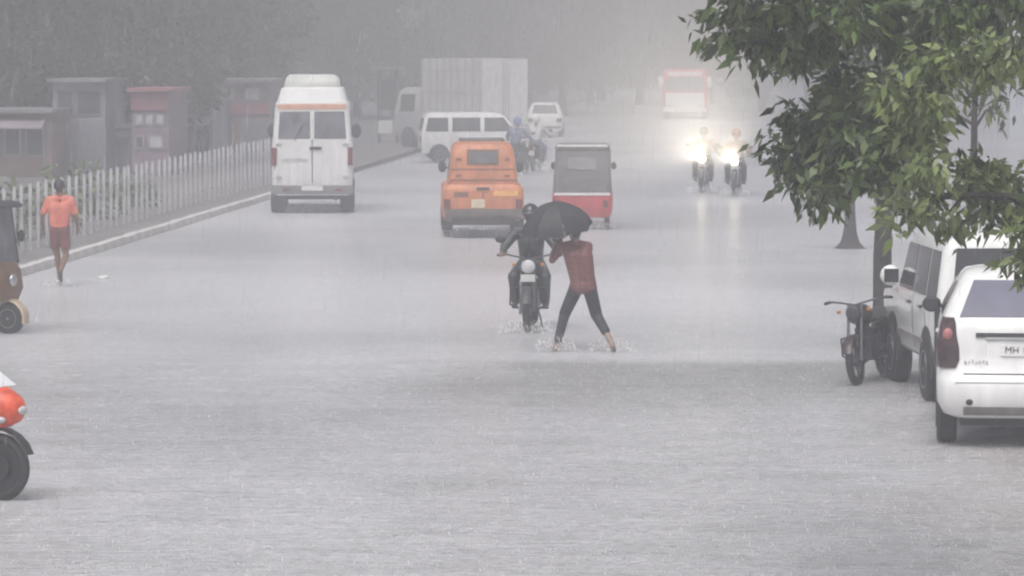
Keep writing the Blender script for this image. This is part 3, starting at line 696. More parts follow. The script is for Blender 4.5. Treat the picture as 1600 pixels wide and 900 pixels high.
def umbrella():
    base = mp_ + Vector((-.31, .26, 1.33))
    t = thing('umbrella', base, 0, 'black umbrella held tilted in both hands by the striding man', 'umbrella')
    t.rotation_euler = (R(10), R(-8), R(11))
    H, Rr, n = .62, .485, 8
    MB().path([(0, 0, .10), (0, 0, H + .02)], .008, 8).build('shaft', METAL, t)
    MB().path([(0, 0, .12), (0, 0, -.02), (.02, 0, -.06), (.055, 0, -.06), (.07, 0, -.02)], .014, 8).build('handle', BLACK, t)
    MB().path([(0, 0, H), (0, 0, H + .07)], [.012, .004], 8).build('tip', BLACK, t)
    def rib(a, f):
        an = f * R(66); rr = Rr * math.sin(an) / math.sin(R(66)); return Vector((rr * math.cos(a), rr * math.sin(a), H - .36 * (1 - math.cos(an)) / (1 - math.cos(R(66)))))
    FAB = M('umbrella_fabric', (.022, .022, .026), .6, var=.3, scale=5)
    for k in range(n):
        a0, a1 = 2 * math.pi * k / n, 2 * math.pi * (k + 1) / n; vs = []; fs = []; m, q = 6, 6
        for i in range(m + 1):
            f = .03 + .97 * i / m
            for j in range(q + 1):
                u = j / q; a = a0 + (a1 - a0) * u; P = rib(a0, f) * (1 - u) + rib(a1, f) * u
                bul = 4 * u * (1 - u); P = P * (1 - .15 * bul) + rib(a, f) * (.15 * bul); 
                if i == m: P = P + Vector((-P.x, -P.y, 0)) * .07 * bul
                P.z += .016 * math.sin(P.x * 17 + k) * math.cos(P.y * 13) * f + (-.025 * f * f if k in (3, 4) else 0) * bul
                vs.append(P)
        for i in range(m):
            for j in range(q): fs.append((i * (q + 1) + j, i * (q + 1) + j + 1, (i + 1) * (q + 1) + j + 1, (i + 1) * (q + 1) + j))
        top_ = [v + Vector((0, 0, .003)) for v in vs]; nn = len(vs)
        MB().add(vs, fs).add(top_, [tuple(reversed(f)) for f in fs]).build('canopy_panel', FAB, t, sharp=60)
        pts = [rib(a0, f) + Vector((0, 0, -.008)) for f in (.03, .25, .5, .75, 1.0)]
        rb = MB().path(pts, .0045, 5).build('rib', METAL, t)
        MB().path([(0, 0, H - .22), rib(a0, .5) + Vector((0, 0, -.01))], .004, 5).build('strut', METAL, rb)
umbrella()

# person in coral shirt walking away along the kerb
def walker():
    hip, chest, neck = (0, 0, .93), (0, .03, 1.28), (0, .05, 1.50); top = (-.02, .09, 1.76)
    s = torso(hip, chest, neck, .185, 0, 1) + head((0, .05, 1.51), top, (0, 1, 0), 2, 3)
    s += [((-.08, 0, .90), (-.10, .12, .66), .095, .088, 1), ((-.10, .10, .66), (-.07, .14, .50), .062, .056, 2), ((-.07, .14, .50), (-.02, .10, .10), .056, .036, 2), ((-.02, .08, .05), (-.03, .22, .03), .036, .030, 4)]
    s += [((.08, 0, .90), (.09, .03, .66), .095, .088, 1), ((.09, .03, .66), (.09, .03, .50), .062, .056, 2), ((.09, .03, .50), (.07, -.30, .27), .056, .036, 2), ((.07, -.33, .25), (.075, -.30, .11), .036, .030, 4)]
    for sd, el, wr in ((-1, (-.285, -.02, 1.16), (-.29, .10, .93)), (1, (.275, .02, 1.16), (.27, .16, .96))):
        s += [((sd * .20, .04, 1.41), tuple(Vector((sd * .20, .04, 1.41)).lerp(Vector(el), .75)), .060, .055, 0), (tuple(Vector((sd * .20, .04, 1.41)).lerp(Vector(el), .75)), el, .042, .040, 2), (el, wr, .040, .028, 2)]
        s += hand(wr, (0, .05, -1), sd, 2, (sd, 0, 0))
    p = ground(94, 447)
    o = figure('person', p, R(-4), 'person in coral red shirt and maroon shorts walking away beside the railing', s, [SHIRT, SHORTS, SKIN, HAIR, SHOE], .012)
    eyes(o, (0, .05, 1.51), top, (0, 1, 0))
walker()

# motorcycle riders
def rider(bike_loc, rz, label, coat, legm, headm, helmet=True, lean=0):
    hip, chest, neck = (0, -.22, .92), (0, -.12, 1.24), (0, -.04, 1.44); top = (0, .02, 1.70)
    s = torso(hip, chest, neck, .185, 0, 1) + head((0, -.04, 1.45), top, (0, 1, -.05), 2, 2)
    for sg in (-1, 1):
        s += [((sg * .10, -.20, .88), (sg * .22, .22, .74), .115, .09, 1), ((sg * .22, .22, .74), (sg * .21, .02, .40), .086, .068, 1), ((sg * .21, .0, .365), (sg * .21, .15, .345), .042, .036, 3)]
        s += [((sg * .20, -.06, 1.36), (sg * .36, .06, 1.16), .08, .066, 0), ((sg * .36, .06, 1.16), (sg * .38, .15, 1.085), .066, .046, 0)]
        s += hand((sg * .385, .16, 1.08), (0, 1, -.12), -sg, 2, (0, 0, 1))
    o = figure('person', bike_loc, rz, label, s, [coat, legm, SKIN, SHOE], .014, lean)
    if helmet:
        hm = MB().ell((0, -.02, 1.63), (.125, .145, .135), 18, 12).build('helmet', headm, o)
        MB().ell((0, .058, 1.62), (.105, .085, .055), 14, 8).build('visor', GLASS, hm)
    eyes(o, (0, -.04, 1.45), top, (0, 1, -.05))
    return o
def bike_at(x, y, wheel_y, rz):
    p = ground(x, y); q = Matrix.Rotation(rz, 3, 'Z') @ Vector((0, wheel_y, 0)); return Vector((p.x - q.x, p.y - q.y, 0))
rz = R(176); bl = bike_at(824, 519, .66, rz)
motorcycle(bl, rz, 'black motorcycle coming towards the viewer just left of the umbrella', BLACK, 'off', chrome=False)
rider(bl, rz, 'rider in dark raincoat on the black motorcycle behind the umbrella', COATD, COATD, HELM)
rz = R(172); bl = bike_at(1096, 301, .66, rz)
motorcycle(bl, rz, 'motorcycle with blazing headlight, left of the two oncoming in the rain', DARKGREY, 'on')
rider(bl, rz, 'rider on the left one of the two motorcycles with lit headlights', COATB, COATD, HELM)
rz = R(172); bl = bike_at(1147, 306, .66, rz)
motorcycle(bl, rz, 'motorcycle with blazing headlight, right of the two oncoming in the rain', BLACK, 'on')
rider(bl, rz, 'rider on the right one of the two motorcycles with lit headlights', COATB, COATD, M('helmet_red', (.35, .08, .05), .2))
rz = R(-20); bl = bike_at(798, 274, -.62, rz)
motorcycle(bl, rz, 'hazy motorcycle ridden in front of the small white van, left of two', BLACK, 'off')
rider(bl, rz, 'hazy rider with blue helmet in front of the small white van', COATBL, COATD, M('helmet_blue', (.06, .13, .35), .2))
rz = R(-10); bl = bike_at(833, 268, -.62, rz)
motorcycle(bl, rz, 'hazy motorcycle ridden above the grey canopied rickshaw, right of two', BLACK, 'off')
rider(bl, rz, 'hazy rider in pale coat on the motorcycle right of two', M('pale_coat', (.45, .45, .47), .5), COATBL, M('helmet_white', (.7, .7, .7), .2))
rz = R(158); bl = bike_at(1338, 602, .66, rz)
motorcycle(bl, rz, 'dark unridden motorcycle parked in front of the white off-road car', M('maroon_paint', (.030, .016, .017), .3), 'dark', lean=R(7), chrome=False, plate=False, mirrors=False).scale = (.93, .93, .93)
rz = R(-118); bl = bike_at(2, 781, .66, rz)
motorcycle(bl, rz, 'red faired motorcycle cut off by the left edge of the picture, nearest', BRIGHTRED, 'off', fairing=True, mirrors=False, plate=False, chrome=False)

# --- small white van, side view, in the middle distance
def small_van(loc, rz):
    t = thing('small_white_van', loc, rz, 'small white van with three side windows crossing the road far ahead', 'van')
    b = Body([(.32, .05, 3.25, .68, .1), (.40, 0, 3.34, .72, .1), (.85, 0, 3.38, .735, .12), (.98, .02, 3.34, .73, .12), (1.05, .03, 3.28, .72, .1), (1.55, .14, 2.86, .66, .1), (1.64, .2, 2.7, .62, .14), (1.69, .35, 2.5, .5, .2)])
    b.mb(4).build('body', VANW, t)
    b.rear(-.55, .55, 1.08, 1.5).build('rear_window', GLASS, t); b.front(-.58, .58, 1.1, 1.52).build('windscreen', GLASS, t)
    for sg in (-1, 1):
        b.side(sg, .16, .92, 1.06, 1.52, .26, .92).build('side_window', GLASS, t); b.side(sg, 1.06, 2.0, 1.06, 1.52).build('side_window', GLASS, t); b.side(sg, 2.14, 3.12, 1.06, 1.52, 2.14, 2.80).build('side_window', GLASS, t)
        b.side(sg, 1.0, 1.015, .45, 1.04, out=.003).build('door_gap', DARKGREY, t)
        for y in (.62, 2.75): wheel(t, sg * .66, y, .27, .16); arch(t, b, sg, y, .34, .30)
        mirror(t, sg * .7, 3.05, 1.15, BLACK, (.12, .06, .16))
        MB().box((sg * .62, -.01, .8), (.12, .04, .2)).build('tail_lamp', TAIL, t)
    MB().box((0, -.05, .42), (1.42, .1, .14)).build('bumper', DARKGREY, t); MB().box((0, 3.4, .42), (1.42, .1, .14)).build('bumper', DARKGREY, t)
p = ground(655, 254); small_van((p.x, p.y, 0), R(-84))

# --- box truck seen at an angle
def truck(loc, rz):
    t = thing('box_truck', loc, rz, 'tall pale box truck standing in the haze behind the small white van', 'truck')
    bx = MB().box((0, 1.9, 2.2), (2.15, 3.7, 2.5)).build('cargo_box', M('truck_grey', (.52, .52, .52), .6, var=.15, scale=1.5), t)
    for sg in (-1, 1):
        for k in range(9): MB().box((sg * 1.09, .12 + k * .44, 2.2), (.05, .06, 2.5)).build('rib', M('rib_grey', (.40, .40, .41), .6), bx)
        for z in (1.4, 2.2, 3.0): MB().box((sg * 1.085, 1.9, z), (.03, 3.7, .06)).build('side_rail', MATS['rib_grey'], bx)
        MB().box((sg * .53, .035, 2.2), (1.0, .05, 2.36)).build('rear_door', M('truck_door', (.66, .66, .66), .5), bx)
        MB().path([(sg * .12, -.01, 1.1), (sg * .12, -.01, 3.3)], .02, 6).build('lock_bar', METAL, bx)
        for y in (.9, 4.7): wheel(t, sg * .90, y, .45, .28)
        MB().box((sg * .85, .03, .72), (.22, .06, .14)).build('tail_lamp', TAIL, t)
    MB().box((0, 2.6, .76), (.9, 5.2, .22)).build('chassis', BLACK, t); MB().box((0, .05, .55), (2.0, .1, .12)).build('bumper', DARKGREY, t)
    cab = Body([(.55, 3.95, 5.6, .95, .1), (1.4, 3.95, 5.65, 1.0, .12), (2.2, 3.95, 5.4, .92, .14), (2.35, 4.05, 5.2, .8, .2)])
    cab.mb(4).build('cab', M('cab_grey', (.42, .42, .43), .4), t)
    cab.front(-.8, .8, 1.45, 2.1).build('windscreen', GLASS, t)
    for sg in (-1, 1): cab.side(sg, 4.3, 5.2, 1.45, 2.1).build('side_window', GLASS, t)
p = ground(790, 238); truck((p.x, p.y, 0), R(38))

# --- far white car seen from behind
def far_car(loc, rz):
    t = thing('white_car', loc, rz, 'small white car driving away in the haze right of the box truck', 'car')
    b = Body([(.25, .05, 3.6, .68, .15), (.35, 0, 3.65, .76, .2), (.75, .02, 3.65, .78, .2), (.88, .05, 3.5, .77, .2), (.98, .08, 2.7, .75, .2), (1.38, .42, 2.1, .6, .2), (1.47, .6, 1.8, .5, .2)])
    b.mb(4).build('body', WHITE, t); b.rear(-.56, .56, 1.0, 1.36, x0t=-.46, x1t=.46).build('rear_window', GLASS, t); b.front(-.56, .56, 1.0, 1.36, x0t=-.46, x1t=.46).build('windscreen', GLASS, t)
    for sg in (-1, 1):
        b.side(sg, .7, 2.3, 1.0, 1.34, .8, 2.05).build('side_window', GLASS, t)
        MB().box((sg * .62, .02, .72), (.2, .06, .16)).build('tail_lamp', TAIL, t)
        for y in (.6, 2.95): wheel(t, sg * .68, y, .28, .18); arch(t, b, sg, y, .33, .3)
    b.rear(-.7, .7, .36, .46, out=.02).build('bumper', DARKGREY, t); b.rear(-.24, .24, .58, .68, out=.012).build('number_plate', PLATE, t)
p = ground(851, 214); far_car((p.x, p.y, 0), R(-2))

# --- red and white bus far right, oncoming
def bus(loc, rz):
    t = thing('red_white_bus', loc, rz, 'red and white bus fading in the rain above the lit headlights', 'bus')
    b = Body([(.40, 0, 7.3, 1.12, .1), (.55, -.02, 7.4, 1.18, .15), (1.3, -.02, 7.42, 1.2, .15), (1.5, 0, 7.38, 1.2, .15), (2.45, .05, 7.2, 1.16, .18), (2.62, .08, 7.1, 1.12, .2)])
    b.mb(4).build('body', M('bus_red', (.60, .06, .09), .4, var=.1), t)
    b.front(-1.02, 1.02, .56, 1.38, out=.015).build('front_panel', WHITE, t)
    b.front(-1.02, 1.02, 1.48, 2.22, out=.014, x0t=-.98, x1t=.98).build('windscreen', PALEGLASS, t)
    b.front(-.9, .9, 2.28, 2.5, out=.014).build('destination_board', M('board_pale', (.75, .62, .62), .5), t)
    for sg in (-1, 1):
        for k in range(6): b.side(sg, .4 + k * 1.1, 1.35 + k * 1.1, 1.5, 2.2).build('side_window', GLASS, t)
        b.side(sg, .3, 7.0, .6, 1.3, out=.012).build('side_panel', WHITE, t)
        for y in (1.5, 5.9): wheel(t, sg * 1.04, y, .44, .26); arch(t, b, sg, y, .52, .46)
        MB().ell((sg * .82, 7.41, .74), (.16, .04, .1)).build('headlamp', METAL, t)
        mirror(t, sg * 1.18, 7.2, 1.95, WHITE, (.26, .12, .5))
    MB().box((0, 7.45, .48), (2.3, .14, .2)).build('bumper', VANW, t)
rz = R(176); p = ground(1070, 186); q = Matrix.Rotation(rz, 3, 'Z') @ Vector((0, 7.4, 0)); bus((p.x - q.x, p.y - q.y, 0), rz)

# ------------------------------------------------------------------ shops behind the railing
def shop(name, px0, px1, ytop, D, wallm, label, roofm, feats, depth=4.0):
    a, b = at(px0, 300, D), at(px1, 300, D); base = .115; W = b.x - a.x; H = at(px0, ytop, D).z - base
    t = thing(name, (a.x, D, base), R(-3), label, 'building')
    MB().box((W / 2, depth / 2, H / 2), (W, depth, H)).build('wall', wallm, t)
    MB().box((W / 2, depth / 2 - .15, H + .05), (W + .2, depth + .5, .1)).build('roof', roofm, t)
    for kind, x0, x1, z0, z1, mt in feats:
        x0, x1, z0, z1 = x0 * W, x1 * W, z0 * H, z1 * H
        if kind == 'awning':
            MB().prism([(x0, -.01, z1), (x1, -.01, z1), (x1, -.9, z0), (x0, -.9, z0)], (0, 0, -.04)).build('awning', mt, t)
        elif kind == 'sign':
            MB().box(((x0 + x1) / 2, -.06, (z0 + z1) / 2), (x1 - x0, .1, z1 - z0)).build('sign_board', mt, t)
        else:
            f = MB().box(((x0 + x1) / 2, -.025, (z0 + z1) / 2), (x1 - x0 + .12, .05, z1 - z0 + .12)).build(kind, M('frame_grey', (.3, .29, .3), .6), t)
            MB().box(((x0 + x1) / 2, -.045, (z0 + z1) / 2), (x1 - x0, .04, z1 - z0)).build('pane' if kind == 'window' else 'door_leaf', mt, f)
    return t
mauve = M('mauve_wall', (.33, .27, .30), .8, var=.2, scale=1.2); brownw = M('brown_wall', (.28, .20, .19), .8, var=.25, scale=1.2)
greyw = M('grey_blue_wall', (.34, .35, .39), .8, var=.2, scale=1.2); redw = M('dull_red', (.36, .15, .17), .7, var=.25, scale=1.5); purp = M('purple_wall', (.27, .19, .25), .8, var=.25)
tinr = M('tin_roof', (.26, .26, .27), .6, var=.3); shut = M('steel_shutter', (.24, .26, .30), .5, var=.2); palew = M('pale_panel', (.55, .53, .56), .6)
dimg = M('dim_glass', (.07, .08, .10), .2)
shop('brown_shop', -60, 82, 176, 112, brownw, 'dim brown shop at the far left behind the railing', tinr, [('window', .50, .64, .35, .75, dimg), ('window', .74, .90, .35, .75, dimg), ('awning', .1, .95, .78, .92, mauve)])
shop('blue_grey_shop', 84, 166, 128, 115, greyw, 'blue grey shop front with tall shutter left of the brown tower', tinr, [('door', .08, .45, .02, .55, shut), ('door', .55, .92, .02, .55, shut), ('window', .10, .38, .66, .90, dimg), ('window', .48, .90, .66, .90, dimg)])
shop('pale_shop', 167, 206, 200, 117, M('pinkish_wall', (.40, .33, .36), .8), 'low pinkish shop squeezed between taller shop fronts behind the railing', tinr, [('door', .2, .8, .02, .7, shut), ('sign', .05, .95, .78, .97, palew)])
shop('narrow_brown_building', 207, 265, 143, 113, purp, 'narrow reddish brown building with small paired windows behind the railing', redw,
     [('window', .12, .28, .62, .72, palew), ('window', .40, .55, .62, .72, palew), ('window', .68, .84, .62, .72, palew), ('window', .12, .28, .34, .46, dimg), ('window', .50, .80, .34, .46, palew), ('sign', .0, 1.0, .78, .97, redw)])
shop('grey_shop', 267, 334, 165, 122, greyw, 'grey shop front with pale curved awning beside the narrow brown building', tinr, [('awning', .02, .98, .70, .84, palew), ('door', .1, .5, .02, .6, shut), ('window', .6, .9, .25, .6, dimg)])
shop('red_signed_shop', 336, 424, 128, 126, M('grey_pink_wall', (.32, .26, .28), .8), 'shop with dull red sign board left of the tall white minibus', tinr,
     [('sign', .02, .98, .60, .74, redw), ('window', .12, .34, .78, .92, palew), ('window', .55, .80, .78, .92, palew), ('door', .08, .45, .02, .52, brownw), ('door', .52, .92, .02, .52, shut)])

# shelter frame with a white board beyond the minibus
def shelter():
    p = ground(606, 228); t = thing('bus_shelter', (p.x, p.y, 0), 0, 'hazy roadside shelter frame with small white board right of the minibus', 'shelter')
    for x in (-.35, .35):
        for y in (0, .9): MB().path([(x, y, -.01), (x, y, 3.0)], .05, 8).build('post', DARKGREY, t)
    MB().box((0, .45, 3.03), (1.3, 1.5, .08)).build('roof', tinr, t); MB().box((0, .9, 2.0), (.66, .05, 1.2)).build('back_panel', DARKGREY, t)
    MB().box((-.1, -.06, .75), (.55, .05, .5)).build('board', PLATE, t)
shelter()
# pale building at the far right
def pale_building():
    D = 165; a = at(1578, 205, D); t = thing('pale_building', (a.x, D, 0), R(-6), 'pale grey building at the far right behind the trees', 'building')
    W, H, dep = 14, 6.2, 9
    wall_ = M('pale_wall', (.66, .67, .72), .8, var=.08, scale=.6)
    MB().box((W / 2, dep / 2, H / 2), (W, dep, H)).build('wall', wall_, t); MB().box((W / 2, dep / 2, H + .1), (W + .5, dep + .5, .2)).build('roof', tinr, t)
    for k in range(5):
        for z in (1.6, 4.3):
            f = MB().box((1.4 + k * 2.7, -.03, z), (1.3, .08, 1.5)).build('window', palew, t); MB().box((1.4 + k * 2.7, -.08, z), (1.1, .04, 1.3)).build('pane', dimg, f)
    MB().box((W / 2, -.5, 3.0), (W, 1.0, .12)).build('ledge', wall_, t)
pale_building()

# ------------------------------------------------------------------ trees
def leaf_mesh(name, centres, normals_out, leaf, per, mat, droop, spread, rg):
    n = len(centres) * per
    c = np.repeat(np.array(centres), per, axis=0) + rg.normal(0, 1, (n, 3)) * np.array(spread)
    out = np.repeat(np.array(normals_out), per, axis=0)
    d = out * .7 + rg.normal(0, .65, (n, 3)); d[:, 2] -= droop; d /= np.linalg.norm(d, axis=1)[:, None]
    L = leaf * rg.uniform(.45, 1.5, n)[:, None]
    s = np.cross(d, rg.normal(0, 1, (n, 3))); s /= np.linalg.norm(s, axis=1)[:, None]; nn = np.cross(s, d)
    W = L * .18
    v = np.stack([c, c + d * L * .4 + s * W + nn * L * .05, c + d * L, c + d * L * .4 - s * W + nn * L * .05], axis=1).reshape(-1, 3)
    f = (np.arange(n)[:, None] * 4 + np.arange(4)[None, :])
    me = bpy.data.meshes.new(name); me.vertices.add(n * 4); me.vertices.foreach_set('co', v.ravel()); me.loops.add(n * 4); me.loops.foreach_set('vertex_index', f.ravel().astype(np.int32))
    me.polygons.add(n); me.polygons.foreach_set('loop_start', np.arange(n, dtype=np.int32) * 4); me.update(calc_edges=True); me.materials.append(mat); return me
def tree(name, base, label, blobs, height, tr, mat, leaf=.15, per=14, density=26, droop=.5, seed=1, group=None, fork=.45, lean=(0, 0), boughs=None):
    """blobs: (centre offset from base (x,y,z), radii)"""
    rg = np.random.default_rng(seed); rd = random.Random(seed)
    t = thing(name, base, 0, label, 'tree', group)
    tb = MB(); top = Vector((lean[0], lean[1], height)); pts = []; rads = []
    for i in range(9):
        f = i / 8; pts.append(Vector((top.x * f ** 1.3 + .04 * math.sin(f * 7 + seed), top.y * f + .04 * math.cos(f * 6), height * f - .02))); rads.append(tr * (1.25 - .25 * min(1, f * 8)) * (1 - .72 * f) + .0)
    rads[0] = tr * 1.5
    trunk = tb.path(pts, rads, 10).build('trunk', BARK, t, sharp=80)
    lb = MB(); cen = []; outs = []; nodes = []
    for bp_ in boughs or []:                       # main boughs: polyline from the trunk, later limbs leave its points
        q0 = pts[6]; P = [q0] + [Vector(q) for q in bp_]; lb.path(P, [tr * .42 * (1 - .75 * i / (len(P) - 1)) for i in range(len(P))], 8); nodes += P[1:]
    for (c, r) in blobs:
        c, r = Vector(c), Vector(r)
        # branch from the trunk to the blob, then twigs inside it
        fz = max(fork * .6, min(.95, (c.z - .35 * math.hypot(c.x, c.y)) / height)); i = min(7, int(fz * 8)); s0 = pts[i].lerp(pts[i + 1], fz * 8 - i)
        r0 = tr * (1 - .72 * fz) * .55
        if nodes: s0 = min(nodes, key=lambda q: (q - c).length); r0 = .016
        mid = s0.lerp(c, .5) + Vector((0, 0, .12 * (c - s0).length))
        lb.path([s0, mid, c], [r0, r0 * .7, r0 * .38], 7)
        vol = r.x * r.y * r.z; k = max(4, int(density * (vol ** .67)))
        for j in range(k):
            dv = rg.normal(0, 1, 3); dv /= np.linalg.norm(dv); rr = rg.uniform(.35, 1.0) ** .6
            p = Vector((c.x + dv[0] * r.x * rr, c.y + dv[1] * r.y * rr, c.z + dv[2] * r.z * rr)); cen.append(p[:]); outs.append(dv)
            if j % 3 == 0: lb.path([c.lerp(p, .05), c.lerp(p, .55) + Vector((0, 0, .05)), p], [r0 * .3, r0 * .2, .006], 5)
    lb.build('limbs', BARK, trunk, sharp=80)
    cr = link('crown', leaf_mesh('crown', cen, outs, leaf, per, mat, droop, (leaf * .55, leaf * .55, leaf * .45), rg), t); cr['kind'] = 'stuff'
    return t
def pblobs(base, D, L):
    """photo blobs (x, y, rx, ry[, depth]) -> offsets in metres at about distance D"""
    o = []
    for b in L:
        dd = D + (b[4] if len(b) > 4 else random.uniform(-.8, .8)); c = at(b[0], b[1], dd); s = dd / F
        o.append(((c - base)[:], (b[2] * s, (b[2] + b[3]) * .5 * s + .35, b[3] * s)))
    return o
bA = Vector((at(1383, 500, 50).x, 50, 0))
tree('roadside_tree', bA, 'dark leafy tree whose stout trunk rises behind the off-road car', pblobs(bA, 50,
     [(1330, 60, 90, 60), (1440, 30, 100, 60), (1350, 150, 70, 50), (1300, 215, 60, 50), (1370, 235, 70, 55), (1430, 160, 45, 45)]), 5.0, .15, LEAF_D, leaf=.18, per=16, density=80, droop=.75, seed=3)
bB = Vector((at(1502, 500, 47.6).x, 47.6, 0))
tree('roadside_tree', bB, 'slender tree with bare thin trunk rising behind the off-road car, right of the stout one', pblobs(bB, 47.4,
     [(1490, 90, 60, 45), (1560, 95, 50, 42), (1450, 170, 45, 40), (1560, 165, 16, 14)]), 4.2, .085, LEAF_L, leaf=.17, per=14, density=70, droop=.6, seed=5, lean=(.25, 0))
# two trees on the near verge just outside the picture reach into it with their boughs
bN = Vector((5.6, 28.0, 0))
tree('overhanging_tree', bN, 'dark green tree overhanging from above at the top right, nearest foliage', pblobs(bN, 27.5,
     [(1145, 45, 55, 38), (1190, 70, 45, 30), (1235, 40, 75, 50), (1270, 90, 45, 22), (1325, 30, 85, 58), (1410, 15, 85, 58), (1500, 5, 90, 45), (1590, 5, 80, 42), (1690, -20, 100, 60), (1200, -40, 90, 45), (1330, -80, 120, 60), (1480, -90, 130, 60),
      (1345, 135, 60, 34), (1270, 190, 50, 40), (1335, 200, 70, 55), (1235, 235, 42, 34), (1290, 265, 55, 40), (1360, 270, 58, 44), (1268, 300, 28, 18), (1400, 230, 45, 45)]), 5.6, .13, LEAF_D, leaf=.115, per=18, density=235, droop=.8, seed=13,
     boughs=[[(at(x, y, 27.6) - bN)[:] for x, y in L] for L in (((1640, -60), (1480, -20), (1340, 20), (1230, 40)), ((1560, 10), (1440, 110), (1360, 190), (1290, 240)))])
bM = Vector((5.3, 25.0, 0))
tree('overhanging_tree', bM, 'pale green tree overhanging the parked cars from the right edge', pblobs(bM, 24.8,
     [(1455, 90, 45, 30), (1520, 80, 55, 36), (1590, 80, 50, 40), (1400, 140, 38, 32), (1450, 150, 50, 36), (1435, 205, 42, 32), (1430, 255, 26, 24), (1445, 300, 42, 30), (1510, 285, 48, 34), (1420, 335, 26, 22), (1580, 285, 45, 34), (1480, 335, 36, 18), (1555, 330, 40, 22),
      (1592, 350, 38, 30), (1600, 405, 28, 28), (1680, 300, 70, 60), (1700, 180, 80, 70)]), 5.0, .12, LEAF_L, leaf=.11, per=17, density=225, droop=.7, seed=17,
     boughs=[[(at(x, y, 24.9) - bM)[:] for x, y in L] for L in (((1680, 60), (1590, 85), (1500, 110), (1440, 170)), ((1690, 300), (1600, 310), (1520, 305), (1440, 310)))])
bC = ground(1328, 388)
tree('young_tree', bC, 'small hazy tree with thin trunk left of the stout trunk', pblobs(bC, bC.y, [(1300, 235, 50, 40), (1345, 225, 50, 45), (1325, 180, 50, 40), (1365, 260, 35, 30)]), 2.6, .10, LEAF_D, leaf=.2, per=12, density=20, seed=8)
MB().lathe((0, 0, 0), [(-.01, .34), (.03, .27), (.12, .19), (.30, .135), (.65, .105), (1.1, .09)], axis='Z').build('root_flare', BARK, bpy.data.objects['young_tree'])
# background trees: three kinds, copied
def bg_tree(seed, h, rad):
    rg = random.Random(seed); bl = []
    for k in range(11):
        a = rg.uniform(0, 6.28); rr = rg.uniform(.1, .75) * rad; z = h * rg.uniform(.28, .95); s = rg.uniform(.32, .55) * rad
        bl.append(((rr * math.cos(a), rr * math.sin(a), z), (s, s, s * .8)))
    return tree('background_tree', (0, 0, 0), 'x', bl, h * .8, .2, LEAF_BG, leaf=.34, per=16, density=34, droop=.3, seed=seed)
protos = [bg_tree(21, 7.5, 3.2), bg_tree(22, 9, 3.8), bg_tree(23, 8, 3.0)]
spots = []
for x, D, lb_ in ((-90, 104, 'hazy tree at the left edge behind the dim brown shop'), (20, 110, 'hazy tree rising right behind the dim brown shop'), (105, 118, 'hazy tree rising behind the blue grey shop front'), (175, 107, 'hazy tree rising behind the low pinkish shop'),
                  (250, 122, 'hazy tree rising behind the narrow reddish brown building'), (330, 118, 'hazy tree rising behind the grey shop with pale awning'), (60, 135, 'paler tree further back between the brown and blue grey shops'),
                  (200, 140, 'paler tree further back above the low pinkish shop'), (390, 135, 'paler tree further back just left of the minibus roof')): spots.append((x, D + 14, lb_, 'trees behind the shops'))
for k in range(13): spots.append((380 + k * 62 + random.uniform(-18, 18), (195 if k < 9 else 232) + random.uniform(-10, 28), 'grey tree fading into the rain across the end of the road', 'trees at the end of the road'))
for x, D in ((1190, 225), (1260, 205), (1340, 190), (1430, 215), (1520, 210)): spots.append((x, D, 'grey tree fading into the rain behind the right hand roadside trees', 'far trees on the right'))
for k in range(9): spots.append((430 + k * 130 + random.uniform(-30, 30), 262 + random.uniform(-10, 20), 'tall grey tree furthest back in the rain haze', 'furthest row of trees'))
used = set()
for i, (x, D, lab, grp) in enumerate(spots):
    pr = protos[i % 3]; o = pr if i < 3 else copy_tree(pr)
    o.location = (at(x, 200, D).x, D, 0); s = random.uniform(.9, 1.25) * (1.25 if D > 250 else 1.0); o.scale = (s, s, s * random.uniform(.9, 1.1)); o.rotation_euler = (0, 0, random.uniform(0, 6.28))
    tag(o, lab, 'tree', grp)
# low shrubs between railing and shops
def shrub(seed):
    rg = random.Random(seed); bl = [((rg.uniform(-.5, .5), rg.uniform(-.3, .3), rg.uniform(.3, .7)), (.4, .35, .35)) for _ in range(5)]
    t = tree('shrub', (0, 0, 0), 'low leafy shrub growing behind the left railing', bl, .7, .04, LEAF_L, leaf=.16, per=10, density=60, seed=seed); t['category'] = 'shrub'; return t
s0 = shrub(31)
for i, (D, off) in enumerate(((68, 2.4), (70.5, 2.6), (73, 2.3), (76, 2.5), (80, 2.2), (85, 2.4), (91, 2.2))):
    o = s0 if i == 0 else copy_tree(s0); o.location = kerb_pt(D, off) + Vector((0, 0, .115)); s = random.uniform(.9, 1.5); o.scale = (s, s, s); o.rotation_euler = (0, 0, random.uniform(0, 6))
    tag(o, 'low leafy shrub growing behind the left railing', 'shrub', 'shrubs behind the railing')
# small floating scrap
p = ground(160, 436)
fl = MB().ell((0, 0, .02), (.09, .07, .035), 9, 5).ell((.05, .02, .04), (.05, .04, .03), 7, 4).build('floating_scrap', PLATE, None, loc=p); tag(fl, 'small white scrap floating near the walker on the flooded road', 'litter')

